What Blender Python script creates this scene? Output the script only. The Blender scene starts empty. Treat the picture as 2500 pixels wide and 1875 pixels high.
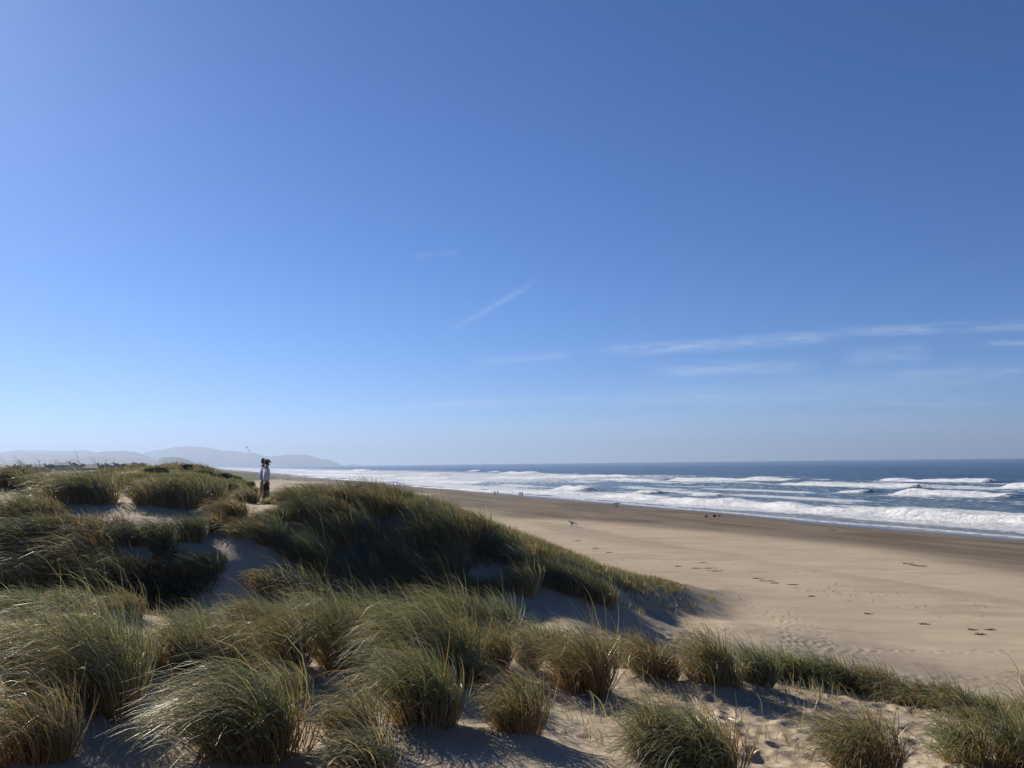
import bpy, bmesh, math, random
import numpy as np
from mathutils import Vector, Matrix, Euler
C = bpy.context.scene
COL = C.collection
R = math.radians

# ------------------------------------------------------------------ camera
CAM_Z = 11.0
F = 28.0 / 36.0
PITCH, ROLL = R(5.62), R(0.66)
cam = bpy.data.cameras.new('camera'); cam.lens = 28.0; cam.sensor_width = 36.0
cam.clip_start = 0.05; cam.clip_end = 60000
camo = bpy.data.objects.new('camera', cam); COL.objects.link(camo)
_f = Vector((0, math.cos(PITCH), math.sin(PITCH)))
_r0 = Vector((1, 0, 0)); _u0 = Vector((0, -math.sin(PITCH), math.cos(PITCH)))
_r = _r0 * math.cos(ROLL) - _u0 * math.sin(ROLL)
_u = _u0 * math.cos(ROLL) + _r0 * math.sin(ROLL)
camo.matrix_world = Matrix(((_r.x, _u.x, -_f.x, 0), (_r.y, _u.y, -_f.y, 0), (_r.z, _u.z, -_f.z, CAM_Z), (0, 0, 0, 1)))
C.camera = camo

# ------------------------------------------------------------------ sky, sun, exposure
SUN_AZ, SUN_EL = R(-42), R(28)          # azimuth from straight ahead, minus is to the left
sun_dir = Vector((math.sin(SUN_AZ) * math.cos(SUN_EL), math.cos(SUN_AZ) * math.cos(SUN_EL), math.sin(SUN_EL)))
sl = bpy.data.lights.new('sun', 'SUN'); sl.energy = 5.0; sl.angle = R(0.53); sl.color = (1.0, 0.92, 0.79)
so = bpy.data.objects.new('sun', sl); COL.objects.link(so)
so.rotation_euler = sun_dir.to_track_quat('Z', 'Y').to_euler()

W = bpy.data.worlds.new('World'); C.world = W; W.use_nodes = True
nt = W.node_tree; nt.nodes.clear()
def wn(t, **k):
    n = nt.nodes.new(t)
    for a, b in k.items(): setattr(n, a, b)
    return n
def wmath(op, a, b=None, c=None):
    n = wn('ShaderNodeMath', operation=op)
    for i, v in enumerate((a, b, c)):
        if v is None: continue
        if hasattr(v, 'links'): nt.links.new(v, n.inputs[i])
        else: n.inputs[i].default_value = v
    return n.outputs[0]
sky = wn('ShaderNodeTexSky', sky_type='NISHITA', sun_disc=False, sun_elevation=SUN_EL, sun_rotation=SUN_AZ,
         altitude=0, air_density=0.75, dust_density=0.15, ozone_density=9.5)
hs = wn('ShaderNodeHueSaturation'); hs.inputs['Saturation'].default_value = 1.06; hs.inputs['Hue'].default_value = 0.503; hs.inputs['Value'].default_value = 1.05
nt.links.new(sky.outputs[0], hs.inputs['Color'])
# thin cirrus and old contrails, laid out by compass bearing and height above the horizon
tc = wn('ShaderNodeTexCoord'); sx = wn('ShaderNodeSeparateXYZ'); nt.links.new(tc.outputs['Generated'], sx.inputs[0])
az = wmath('ARCTAN2', sx.outputs[0], sx.outputs[1]); el = wmath('ARCSINE', sx.outputs[2])
def wnoise(sa, se, off, detail=5):
    cx = wn('ShaderNodeCombineXYZ')
    nt.links.new(wmath('MULTIPLY', az, sa), cx.inputs[0]); nt.links.new(wmath('MULTIPLY', el, se), cx.inputs[1]); cx.inputs[2].default_value = off
    n = wn('ShaderNodeTexNoise'); n.inputs['Scale'].default_value = 1; n.inputs['Detail'].default_value = detail; n.inputs['Roughness'].default_value = 0.6
    nt.links.new(cx.outputs[0], n.inputs['Vector']); return n.outputs['Fac']
def smooth(v, a, b):
    n = wn('ShaderNodeMapRange', interpolation_type='SMOOTHSTEP'); n.inputs[1].default_value = a; n.inputs[2].default_value = b
    nt.links.new(v, n.inputs[0]); return n.outputs[0]
total = None
def bearing(px, py):
    v = _f + _r * ((px - 1250) / 2500 / F) - _u * ((py - 937.5) / 2500 / F)
    return math.degrees(math.atan2(v.x, v.y)), math.degrees(math.atan2(v.z, math.hypot(v.x, v.y)))
#  two ends of the streak in the photograph, half width in degrees, strength, noise scales
STREAKS = [(1400, 862, 2120, 808, .50, .26, 16, 95), (2000, 813, 2620, 786, .38, .24, 14, 95), (1130, 884, 1420, 862, .40, .14, 18, 80), (1062, 830, 1330, 672, .34, .12, 20, 34),
           (1540, 907, 2040, 899, .65, .20, 16, 90), (2090, 915, 2600, 904, .45, .20, 14, 95), (2040, 886, 2290, 850, .8, .13, 18, 50), (2390, 837, 2560, 836, .22, .15, 12, 100),
           (820, 1004, 1580, 958, .42, .16, 9, 110), (1480, 962, 2620, 982, .50, .18, 9, 110), (1350, 1016, 2400, 1022, .6, .12, 8, 110), (1640, 942, 2120, 962, .5, .14, 14, 90), (980, 630, 1140, 610, .3, .05, 26, 40), (1250, 1000, 2700, 905, 1.5, .13, 5, 34), (900, 1040, 2700, 1030, .9, .12, 4, 40)]
STREAKS = [(*bearing(a, b), *bearing(c, d), rest[0] * 1.35, rest[1] * 1.45, *rest[2:]) for a, b, c, d, *rest in STREAKS]
STREAKS = [(a0, a1, e0, e1, *rest) for a0, e0, a1, e1, *rest in STREAKS]
for i, (a0, a1, e0, e1, hw, st, na, ne) in enumerate(STREAKS):
    sl_ = (e1 - e0) / (a1 - a0)
    centre = wmath('MULTIPLY_ADD', az, sl_, R(e0 - sl_ * a0))
    wob = wmath('MULTIPLY_ADD', wnoise(na * .6, 4, 7.7 + i, 3), R(hw * 1.2), R(-hw * .6))
    dist = wmath('ABSOLUTE', wmath('SUBTRACT', el, wmath('ADD', centre, wob)))
    band = smooth(wmath('SUBTRACT', R(hw), dist), 0, R(hw))
    ends = wmath('MULTIPLY', smooth(az, R(a0), R(a0 + (a1 - a0) * .3)), smooth(wmath('MULTIPLY', az, -1), R(-a1), R(-a1 + (a1 - a0) * .25)))
    tex = smooth(wmath('MULTIPLY_ADD', wnoise(na * 2.5, ne * 3, 5.3 * i, 8), .45, wmath('MULTIPLY', wnoise(na, ne, 3.1 * i), .6)), .32, .72)
    v = wmath('MULTIPLY', wmath('MULTIPLY', band, ends), wmath('MULTIPLY', tex, st))
    total = v if total is None else wmath('MAXIMUM', total, v)
mixc = wn('ShaderNodeMix', data_type='RGBA'); mixc.inputs[7].default_value = (7.5, 8.3, 9.6, 1)
nt.links.new(total, mixc.inputs[0]); nt.links.new(hs.outputs[0], mixc.inputs[6])
bg = wn('ShaderNodeBackground'); bg.inputs['Strength'].default_value = 0.054
nt.links.new(mixc.outputs[2], bg.inputs['Color'])
wo = wn('ShaderNodeOutputWorld'); nt.links.new(bg.outputs[0], wo.inputs['Surface'])

C.view_settings.view_transform = 'Standard'; C.view_settings.look = 'None'
C.view_settings.exposure = 0.93; C.view_settings.gamma = 1.0
C.cycles.max_bounces = 7; C.cycles.diffuse_bounces = 3; C.cycles.transmission_bounces = 4
C.cycles.volume_bounces = 0; C.cycles.caustics_reflective = False; C.cycles.caustics_refractive = False

# ------------------------------------------------------------------ helpers
rng = np.random.default_rng(11)
def pix(px, py, d):
    """point at forward distance d seen in the 2500 x 1875 photograph at (px, py)"""
    v = _f + _r * ((px - 1250) / 2500 / F) - _u * ((py - 937.5) / 2500 / F)
    k = d / v.y
    return Vector((v.x * k, d, CAM_Z + v.z * k))
def sstep(a, b, x):
    t = np.clip((x - a) / (b - a), 0, 1); return t * t * (3 - 2 * t)
def _hash(ix, iy, seed):
    h = (ix.astype(np.int64) * 374761393 + iy.astype(np.int64) * 668265263 + seed * 974634777) & 0xffffffff
    h = ((h ^ (h >> 13)) * 1274126177) & 0xffffffff
    h = (h ^ (h >> 16)) & 0xffffff
    return h.astype(np.float32) / float(0xffffff)
def vnoise(x, y, seed=0):
    ix, iy = np.floor(x), np.floor(y); fx, fy = x - ix, y - iy
    fx = fx * fx * fx * (fx * (fx * 6 - 15) + 10); fy = fy * fy * fy * (fy * (fy * 6 - 15) + 10)
    a, b = _hash(ix, iy, seed), _hash(ix + 1, iy, seed); c, d = _hash(ix, iy + 1, seed), _hash(ix + 1, iy + 1, seed)
    return (a + (b - a) * fx) * (1 - fy) + (c + (d - c) * fx) * fy
def fbm(x, y, seed=0, octv=4, gain=.5):
    s, amp, tot = 0, 1, 0
    for o in range(octv):
        s = s + amp * vnoise(x * 2 ** o + 17.3 * o, y * 2 ** o - 9.1 * o, seed + o); tot += amp; amp *= gain
    return s / tot - .5
def dimples(x, y, cell, seed):
    """soft pits of random size, one per cell"""
    gx, gy = np.floor(x / cell), np.floor(y / cell); out = np.zeros_like(x)
    for dx in (-1, 0, 1):
        for dy in (-1, 0, 1):
            cx, cy = gx + dx, gy + dy
            px_ = (cx + .15 + .7 * _hash(cx, cy, seed)) * cell; py_ = (cy + .15 + .7 * _hash(cx, cy, seed + 1)) * cell
            r_ = cell * (.25 + .35 * _hash(cx, cy, seed + 2)); dep = _hash(cx, cy, seed + 3) ** 1.5
            q = ((x - px_) ** 2 + (y - py_) ** 2) / r_ ** 2
            out -= dep * np.exp(-q * 1.6) - .45 * dep * np.exp(-(np.sqrt(q) - 1.25) ** 2 * 7)
    return out
def np_mesh(name, verts, quads, attrs=None, smooth=True):
    me = bpy.data.meshes.new(name); n, m = len(verts), len(quads); k = quads.shape[1]
    me.vertices.add(n); me.vertices.foreach_set('co', np.ascontiguousarray(verts, np.float32).ravel())
    me.loops.add(m * k); me.loops.foreach_set('vertex_index', np.ascontiguousarray(quads, np.int32).ravel())
    me.polygons.add(m); me.polygons.foreach_set('loop_start', np.arange(m, dtype=np.int32) * k)
    me.polygons.foreach_set('loop_total', np.full(m, k, np.int32))
    if smooth: me.polygons.foreach_set('use_smooth', np.ones(m, bool))
    me.update(calc_edges=True)
    for an, av in (attrs or {}).items():
        if av.ndim == 1:
            a = me.attributes.new(an, 'FLOAT', 'POINT'); a.data.foreach_set('value', av.astype(np.float32))
        else:
            a = me.attributes.new(an, 'FLOAT_COLOR', 'POINT'); a.data.foreach_set('color', av.astype(np.float32).ravel())
    return me
def link(name, me, mat, parent=None):
    o = bpy.data.objects.new(name, me); COL.objects.link(o)
    if mat and not me.materials: me.materials.append(mat)
    if parent: o.parent = parent
    return o
def tag(o, label=None, cat=None, group=None, kind=None):
    for k, v in (('label', label), ('category', cat), ('group', group), ('kind', kind)):
        if v: o[k] = v
    return o
def empty(name, loc, rz=0):
    o = bpy.data.objects.new(name, None); COL.objects.link(o); o.location = loc; o.rotation_euler = (0, 0, rz); o.empty_display_size = .3
    return o
def grid_quads(nr, nc, wrap=False):
    i = np.arange(nr - 1)[:, None]; j = np.arange(nc if wrap else nc - 1)[None, :]; j2 = (j + 1) % nc
    return np.stack([i * nc + j, i * nc + j2, (i + 1) * nc + j2, (i + 1) * nc + j], -1).reshape(-1, 4)

class NT:
    """small shader-node helper"""
    def __init__(s, name):
        s.m = bpy.data.materials.new(name); s.m.use_nodes = True; s.t = s.m.node_tree; s.t.nodes.clear()
        s.out = s.n('ShaderNodeOutputMaterial')
    def n(s, typ, **k):
        x = s.t.nodes.new(typ)
        for a, b in k.items(): setattr(x, a, b)
        return x
    def put(s, sock, v):
        if v is None: return
        if hasattr(v, 'links'): s.t.links.new(v, sock)
        elif isinstance(v, (tuple, list)) and len(v) == 3 and sock.type == 'RGBA': sock.default_value = (*v, 1)
        else: sock.default_value = v
    def math(s, op, a, b=None, c=None):
        x = s.n('ShaderNodeMath', operation=op)
        for i, v in enumerate((a, b, c)): s.put(x.inputs[i], v)
        return x.outputs[0]
    def rng(s, v, a, b, c=0, d=1):
        x = s.n('ShaderNodeMapRange', interpolation_type='SMOOTHSTEP')
        for i, q in enumerate((v, a, b, c, d)): s.put(x.inputs[i], q)
        return x.outputs[0]
    def mix(s, f, a, b):
        x = s.n('ShaderNodeMix', data_type='RGBA'); s.put(x.inputs[0], f); s.put(x.inputs[6], a); s.put(x.inputs[7], b); return x.outputs[2]
    def noise(s, vec, scale, detail=4, rough=.55, stretch=None):
        if stretch:
            mp = s.n('ShaderNodeMapping'); mp.inputs['Scale'].default_value = stretch; s.put(mp.inputs[0], vec); vec = mp.outputs[0]
        x = s.n('ShaderNodeTexNoise'); x.inputs['Scale'].default_value = scale; x.inputs['Detail'].default_value = detail; x.inputs['Roughness'].default_value = rough
        s.put(x.inputs['Vector'], vec); return x.outputs['Fac']
    def attr(s, name, out='Fac'):
        x = s.n('ShaderNodeAttribute', attribute_name=name); return x.outputs[out]
    def pos(s): return s.n('ShaderNodeNewGeometry').outputs['Position']
    def obj(s): return s.n('ShaderNodeTexCoord').outputs['Object']
    def bump(s, h, strength, dist, normal=None):
        x = s.n('ShaderNodeBump'); x.inputs['Strength'].default_value = strength; x.inputs['Distance'].default_value = dist
        s.put(x.inputs['Height'], h); s.put(x.inputs['Normal'], normal); return x.outputs[0]
    def pbr(s, **k):
        x = s.n('ShaderNodeBsdfPrincipled')
        for a, b in k.items(): s.put(x.inputs[a.replace('_', ' ')], b)
        s.t.links.new(x.outputs[0], s.out.inputs['Surface']); return s.m
def plain(name, col, rough=.8, var=.25, scale=20, bump=.15):
    """a matt material with its own mottling"""
    q = NT(name); nz = q.noise(q.obj(), scale, 4)
    c = q.mix(nz, tuple(v * (1 - var) for v in col), tuple(min(1, v * (1 + var)) for v in col))
    return q.pbr(Base_Color=c, Roughness=rough, Specular_IOR_Level=.25, Normal=q.bump(nz, bump, .02))

# ------------------------------------------------------------------ shape of the land
SH_A, SH_B = 112.0, 0.405                    # waterline: x = 112 - 0.405 y
SH_C = 1 / math.hypot(1, SH_B)
def shore_t(x, y): return (x - (SH_A - SH_B * y)) * SH_C     # metres seaward of the waterline
def shore_s(x, y): return (y - SH_B * (x - SH_A)) * SH_C     # metres along it
def beach(x, y):
    t = shore_t(x, y); s = shore_s(x, y)
    b = np.where(t < 0, 2.5 * (1 - np.exp(np.minimum(t, 0) / 42)), -.055 * np.minimum(t, 90))
    b = b + .16 * fbm(s / 38, t / 22, 5, 3) * np.exp(-np.abs(t) / 60) + .05 * fbm(s / 7, t / 3, 9, 3)
    return b
GP = []
def gp(px, py, d): v = pix(px, py, d); GP.append((v.x, v.y, v.z - CAM_Z))
def gx(x, y, z): GP.append((x, y, z))
# the hummock the camera stands on
for q in ((1250, 1875, 4.8), (600, 1700, 6.4), (300, 1600, 7.9), (350, 1500, 10.6), (100, 1500, 10.6), (100, 1800, 5.2), (720, 1680, 6.9), (1180, 1640, 7.7),
          (1350, 1700, 7.3), (1600, 1720, 7.2), (1900, 1685, 8.5), (2100, 1725, 8.2), (2250, 1765, 8.0), (1900, 1850, 5.9), (2300, 1870, 6.3), (2490, 1850, 6.8),
          (600, 1875, 4.9), (100, 1875, 4.6), (560, 1545, 10.3), (800, 1585, 9.3), (1080, 1560, 10.3), (1300, 1620, 8.9), (1500, 1645, 8.6), (1700, 1672, 8.9)): gp(*q)
for q in ((0, 1, -1.65), (-3, 2, -1.65), (3, 2, -1.85), (6, 4, -2.3), (-6, 4, -1.6), (9, 8, -3.6), (12, 6, -3.8), (3.2, 10.6, -2.9), (5.4, 10.2, -3.3)): gx(*q)
# gully behind it, running down to the beach
for q in ((-10, 15, -3.0), (-7, 14.5, -3.2), (-4, 14.5, -3.4), (-1, 14.5, -3.6), (2, 14.5, -4.2), (5, 14, -5.2), (8, 15, -7.0), (12, 16, -8.2), (4, 17, -5.0), (0, 18, -4.4), (-6, 20.5, -3.9), (-3, 21.5, -4.3), (0, 22.5, -4.6), (-9, 17.5, -3.7), (-12, 17.5, -3.6), (8, 20, -6.7), (15.5, 26, -8.5), (-16, 14, -2.8)): gx(*q)
# foot of the bank, little lit spur, sand flank
for q in ((-40, 1490, 20.3), (200, 1485, 20.3), (420, 1475, 20.6), (600, 1455, 20.8), (800, 1470, 24.0), (1000, 1475, 25.3), (1180, 1460, 26.0), (1400, 1530, 22), (1500, 1562, 23), (1250, 1435, 27),
          (1450, 1490, 27.5), (1590, 1512, 31), (1700, 1500, 41.5), (1600, 1445, 41), (1400, 1362, 38), (1500, 1393, 41), (1600, 1415, 46), (1660, 1425, 51), (1600, 1500, 36), (1700, 1432, 57), (1780, 1440, 57), (1850, 1500, 48), (1800, 1520, 44)): gp(*q)
# top of the bank and the ridge that carries the two people
for q in ((0, 1320, 22.6), (150, 1318, 22.6), (300, 1318, 22.4), (420, 1305, 23), (520, 1300, 24), (560, 1370, 21.8), (690, 1330, 24), (800, 1275, 26.6), (900, 1285, 27.2), (1000, 1300, 27.8), (1130, 1330, 28.3), (1250, 1375, 28.8), (1360, 1420, 29),
          (1440, 1405, 33), (1300, 1325, 36), (1220, 1298, 35.5), (1150, 1272, 35), (1000, 1232, 36), (860, 1212, 35), (760, 1212, 33), (655, 1232, 31), (600, 1230, 30), (450, 1240, 29), (400, 1270, 24.5),
          (150, 1237, 27), (60, 1240, 26), (20, 1192, 33), (-150, 1240, 27), (430, 1232, 29), (540, 1210, 34), (290, 1195, 42)): gp(*q)
for q in ((-16, 48, -2.0), (-10, 50, -5.6), (-4, 48, -6.4), (2, 46, -7.2), (-10, 62, -9.2), (0, 60, -10), (14, 63, -9.8), (24, 36, -9.8), (10, 37.5, -7.35), (13, 39.5, -8.05), (10.5, 33, -7.3), (8, 31, -6.9), (14, 34, -8.1), (16.5, 40, -8.7), (18, 33, -8.9), (12, 29, -7.7), (25, 24, -9.8), (30, 50, -11), (60, 40, -11), (30, 100, -11), (20, 15, -9.4), (40, 10, -10.5)): gx(*q)
# dunes farther along, town flat, far country
for q in ((450, 1141, 78), (370, 1142, 78), (300, 1155, 78), (250, 1160, 90), (280, 1163, 68), (540, 1160, 76), (600, 1176, 74), (420, 1185, 55), (150, 1185, 50)): gp(*q)
for q in ((-45, 100, -2.6), (-52, 92, -2.4), (-38, 100, -2.2), (-64, 140, -3.2), (-75, 155, -3.2), (-100, 150, -3), (-100, 230, -3.4), (-82, 200, -3.6), (-160, 250, -3.2), (-200, 460, -3.6), (-165, 430, -4), (-300, 520, -3.4), (-19, 80, -8.5), (-12, 80, -10.5), (-32, 106, -4), (-26, 120, -11), (-60, 120, -3), (-90, 110, -2.5), (-60, 180, -3.4), (-50, 175, -11.5), (-130, 180, -3), (-120, 320, -3.5), (-112, 345, -11), (-220, 320, -3),
          (-270, 700, -3.5), (-262, 760, -11), (-450, 700, -2.5), (-800, 2000, -3), (-790, 2150, -11), (-1500, 2000, 0), (-2000, 5000, -3), (-1900, 5300, -11), (-3200, 5000, 4), (-40, 30, -1), (-60, 40, -1.5), (100, 200, -11.5), (0, 300, -11.5), (-150, 800, -11.5)): gx(*q)
GP = np.array(GP)
def _uv(x, y):
    a = np.clip(np.arctan2(x, np.maximum(y, .3)), -1.25, 1.15); r = np.maximum(np.hypot(x, y), 1.0)
    return np.stack([a * 2.2, np.log(r)], -1)
def _phi(r2): return .5 * r2 * np.log(r2 + 1e-9)
_P = _uv(GP[:, 0], GP[:, 1]); _n = len(_P)
_K = _phi(((_P[:, None] - _P[None]) ** 2).sum(-1)) + 2e-4 * np.eye(_n)
_A = np.zeros((_n + 3, _n + 3)); _A[:_n, :_n] = _K; _A[:_n, _n] = 1; _A[:_n, _n + 1:] = _P; _A[_n:, :_n] = _A[:_n, _n:].T
_S = np.linalg.solve(_A, np.concatenate([GP[:, 2], np.zeros(3)]))
def dune(x, y):
    sh = x.shape; q = _uv(x.ravel(), y.ravel()); out = np.empty(len(q))
    for i in range(0, len(q), 60000):
        p = q[i:i + 60000]
        r2 = ((p ** 2).sum(1)[:, None] + (_P ** 2).sum(1)[None] - 2 * p @ _P.T).clip(0)
        out[i:i + 60000] = _phi(r2) @ _S[:_n] + _S[_n] + p @ _S[_n + 1:]
    return out.reshape(sh) + CAM_Z
MOUNDS = []                                   # (x, y, radius, height) sand heaped under the tussocks
def ground(x, y):
    x = np.asarray(x, float); y = np.asarray(y, float); r = np.hypot(x, y)
    d = dune(x, y) + (.35 + .35 * sstep(42, 60, r)) * sstep(12, 60, r) * fbm(x / 6, y / 6, 21, 4) + .10 * fbm(x / 1.7, y / 1.7, 31, 3)
    d = d - 40 * sstep(-55, 0, shore_t(x, y))
    b = beach(x, y); k = .35
    h = np.clip(.5 + .5 * (d - b) / k, 0, 1); z = b * (1 - h) + d * h + k * h * (1 - h)
    return z
def gz(x, y): return float(ground(np.array([x]), np.array([y]))[0])
def hit(px, py, dmin=2.0, dmax=900.0):
    """first ground point along the ray through a pixel"""
    d = np.exp(np.linspace(math.log(dmin), math.log(dmax), 700)); v = pix(px, py, 1.0)
    X, Y, Z = v.x * d, d, CAM_Z + (v.z - CAM_Z) * d
    g = ground(X, Y); below = np.nonzero(Z < g)[0]
    if len(below) == 0: return Vector((X[-1], Y[-1], g[-1]))
    i = below[0]
    if i == 0: return Vector((X[0], Y[0], g[0]))
    a = (Z[i - 1] - g[i - 1]) / ((Z[i - 1] - g[i - 1]) - (Z[i] - g[i])); dd = d[i - 1] + a * (d[i] - d[i - 1])
    return Vector((v.x * dd, dd, gz(v.x * dd, dd)))
# ------------------------------------------------------------------ ground sheet
FOOT = []                                     # footprints: (x, y, heading)
def trail(pts, step=.62, sway=.13, jitter=.05, rows=1):
    P = [hit(*p) for p in pts]; P = [(p.x, p.y) for p in P]
    k = 0
    for (xa, ya), (xb, yb) in zip(P[:-1], P[1:]):
        L = math.hypot(xb - xa, yb - ya); n = max(1, int(L / step)); a = math.atan2(yb - ya, xb - xa)
        for i in range(n):
            f = i / n; k += 1
            for rr in range(rows):
                off = (sway if k % 2 else -sway) + rr * .7 + rng.normal(0, jitter)
                FOOT.append((xa + (xb - xa) * f - math.sin(a) * off + rng.normal(0, jitter), ya + (yb - ya) * f + math.cos(a) * off, a + rng.normal(0, .15)))
trail([(1870, 1495), (1915, 1520), (1925, 1560), (1915, 1590)])
trail([(1800, 1455), (1860, 1480), (1930, 1500), (1990, 1545), (2000, 1590)], step=.8, jitter=.3)
trail([(1880, 1596), (1960, 1590), (2080, 1592), (2200, 1588), (2350, 1592), (2500, 1590)]); trail([(2010, 1582), (2060, 1580), (2090, 1590)], rows=2, jitter=.2)
trail([(2180, 1652), (2250, 1655), (2330, 1655), (2450, 1655)]); trail([(2260, 1668), (2340, 1672), (2460, 1676)])
trail([(1600, 1562), (1680, 1548), (1780, 1530)])
trail([(1400, 1545), (1480, 1552), (1560, 1565)])
FOOT = np.array(FOOT)
def build_ground():
    a1 = np.linspace(R(-41), R(41), 1150)
    a = np.concatenate([np.linspace(R(-180), R(-41), 90, endpoint=False), a1, np.linspace(R(41), R(180), 90)[1:-1]])
    v = np.linspace(0, 1, 1500); lr0, lr1, lr2 = math.log(.9), math.log(130), math.log(9000)
    lr = np.where(v < .78, lr0 + (lr1 - lr0) * v / .78, lr1 + (lr2 - lr1) * ((v - .78) / .22))
    rr = np.exp(lr)
    X = rr[:, None] * np.sin(a)[None]; Y = rr[:, None] * np.cos(a)[None]
    Z = ground(X, Y)
    rad = np.hypot(X, Y); t = shore_t(X, Y)
    isd = sstep(.5, 1.4, Z - beach(X, Y))                       # 1 on the dunes, 0 on the beach
    for (mx, my, mr, mh) in MOUNDS:
        i0, i1 = np.searchsorted(rr, (max(.9, math.hypot(mx, my) - 3 * mr), math.hypot(mx, my) + 3 * mr))
        Z[i0:i1] += mh * np.exp(-((X[i0:i1] - mx) ** 2 + (Y[i0:i1] - my) ** 2) / mr ** 2)
    near = rr < 60; n = near.sum(); xs, ys = X[:n], Y[:n]
    churn = sstep(-.12, .18, fbm(xs / 2.3, ys / 2.3, 77, 2) + .16 * sstep(14, 9, rad[:n]) * sstep(0, 2, xs)) * isd[:n]
    fade = sstep(60, 30, rad[:n])
    Z[:n] += churn * fade * sstep(24, 13, rad[:n]) * (1 + .9 * sstep(13, 9, rad[:n]) * sstep(.5, 2, xs)) * (.026 * dimples(xs, ys, .41, 3) + .016 * dimples(xs, ys, .19, 13))
    Z[:n] += isd[:n] * fade * (.030 * fbm(xs / .35, ys / .35, 41, 3) + .014 * np.abs(fbm((xs + .4 * ys) / .5, (ys - .3 * xs) / .16, 61, 3)))
    Z[:n] += (1 - isd[:n]) * fade * .012 * fbm(xs / .8, ys / .3, 51, 3)
    da = a1[1] - a1[0]
    for fx_, fy_, fa in FOOT:
        r0 = math.hypot(fx_, fy_); i0, i1 = np.searchsorted(rr, (r0 - .5, r0 + .5)); c = 90 + (math.atan2(fx_, fy_) - a1[0]) / da; w = int(.5 / r0 / da) + 2
        j0, j1 = max(0, int(c - w)), min(len(a), int(c + w))
        if j1 <= j0 or i1 <= i0: continue
        dx = X[i0:i1, j0:j1] - fx_; dy = Y[i0:i1, j0:j1] - fy_
        u = dx * math.cos(fa) + dy * math.sin(fa); w_ = -dx * math.sin(fa) + dy * math.cos(fa)
        q = (u / .19) ** 2 + (w_ / .12) ** 2
        Z[i0:i1, j0:j1] += -.034 * np.exp(-q) + .012 * np.exp(-(np.sqrt(q) - 1.7) ** 2 * 3)
    s = shore_s(X, Y)
    edge = -47 + 22 * fbm(s / 60, t / 200, 91, 3) * 2 + 9 * np.sin(s / 37)
    damp = sstep(-6, 6, t - edge) * (.85 + .5 * fbm(s / 12, t / 3, 95, 4))
    damp = np.maximum(damp, .34 * sstep(.02, .2, fbm(s / 45, t / 7, 99, 4)) * sstep(-80, -45, t))
    damp = np.maximum(damp, .20 * sstep(0, .25, fbm(X / 9, Y / 3, 101, 4))) * (1 - isd)
    wet = sstep(-10, -2, t + 8 * fbm(s / 25, t / 30, 105, 3)) * (1 - isd)
    grit = isd * sstep(-.02, .22, fbm(X / 3, Y / 3, 111, 4))
    verts = np.stack([X, Y, Z], -1).reshape(-1, 3)
    me = np_mesh('ground', verts, grid_quads(len(rr), len(a), True), {'damp': damp.ravel(), 'wet': wet.ravel(), 'dune': isd.ravel(), 'grit': grit.ravel(), 'far': (np.maximum(sstep(120, 260, rad), sstep(40, 62, rad) * sstep(-.20, -.02, fbm(X / 8, Y / 5, 121, 4))) * isd).ravel()})
    q = NT('sand'); p = q.pos()
    n1 = q.noise(p, 1.3, 6); n2 = q.noise(p, 60, 3, .7); n3 = q.noise(p, .22, 5, .6, (1, 3, 1))
    dry = q.mix(n1, (.305, .252, .185), (.39, .325, .243)); dry = q.mix(q.math('MULTIPLY', q.rng(n2, .55, .8), .35), dry, (.20, .15, .11))
    dun = q.mix(n1, (.285, .235, .170), (.37, .31, .228)); dun = q.mix(q.math('MULTIPLY', q.rng(n2, .5, .8), .3), dun, (.22, .17, .13))
    c = q.mix(q.attr('dune'), q.mix(q.rng(n3, .3, .7), dry, q.mix(.3, dry, (.19, .145, .105))), dun)
    c = q.mix(q.attr('damp'), c, (.086, .068, .050))
    c = q.mix(q.math('MULTIPLY', q.attr('grit'), .35), c, (.20, .155, .11))
    c = q.mix(q.attr('wet'), c, (.065, .052, .045))
    veg = q.mix(q.noise(p, .09, 6, .65), (.030, .042, .018), (.10, .10, .05))
    c = q.mix(q.attr('far'), c, veg)
    rough = q.math('MULTIPLY_ADD', q.attr('wet'), -.72, .92)
    nb = q.bump(n2, .25, .01); nb = q.bump(q.noise(p, 9, 5, .6, (1, 2.2, 1)), .35, .05, nb)
    m = q.pbr(Base_Color=c, Roughness=rough, Specular_IOR_Level=q.math('MULTIPLY_ADD', q.attr('wet'), .45, .04), Normal=nb)
    tag(link('ground', me, m), kind='structure')

# ------------------------------------------------------------------ the sea
def on_sea(px, py):
    v = pix(px, py, 1.0); k = -CAM_Z / (v.z - CAM_Z); return v.x * k, k
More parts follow.
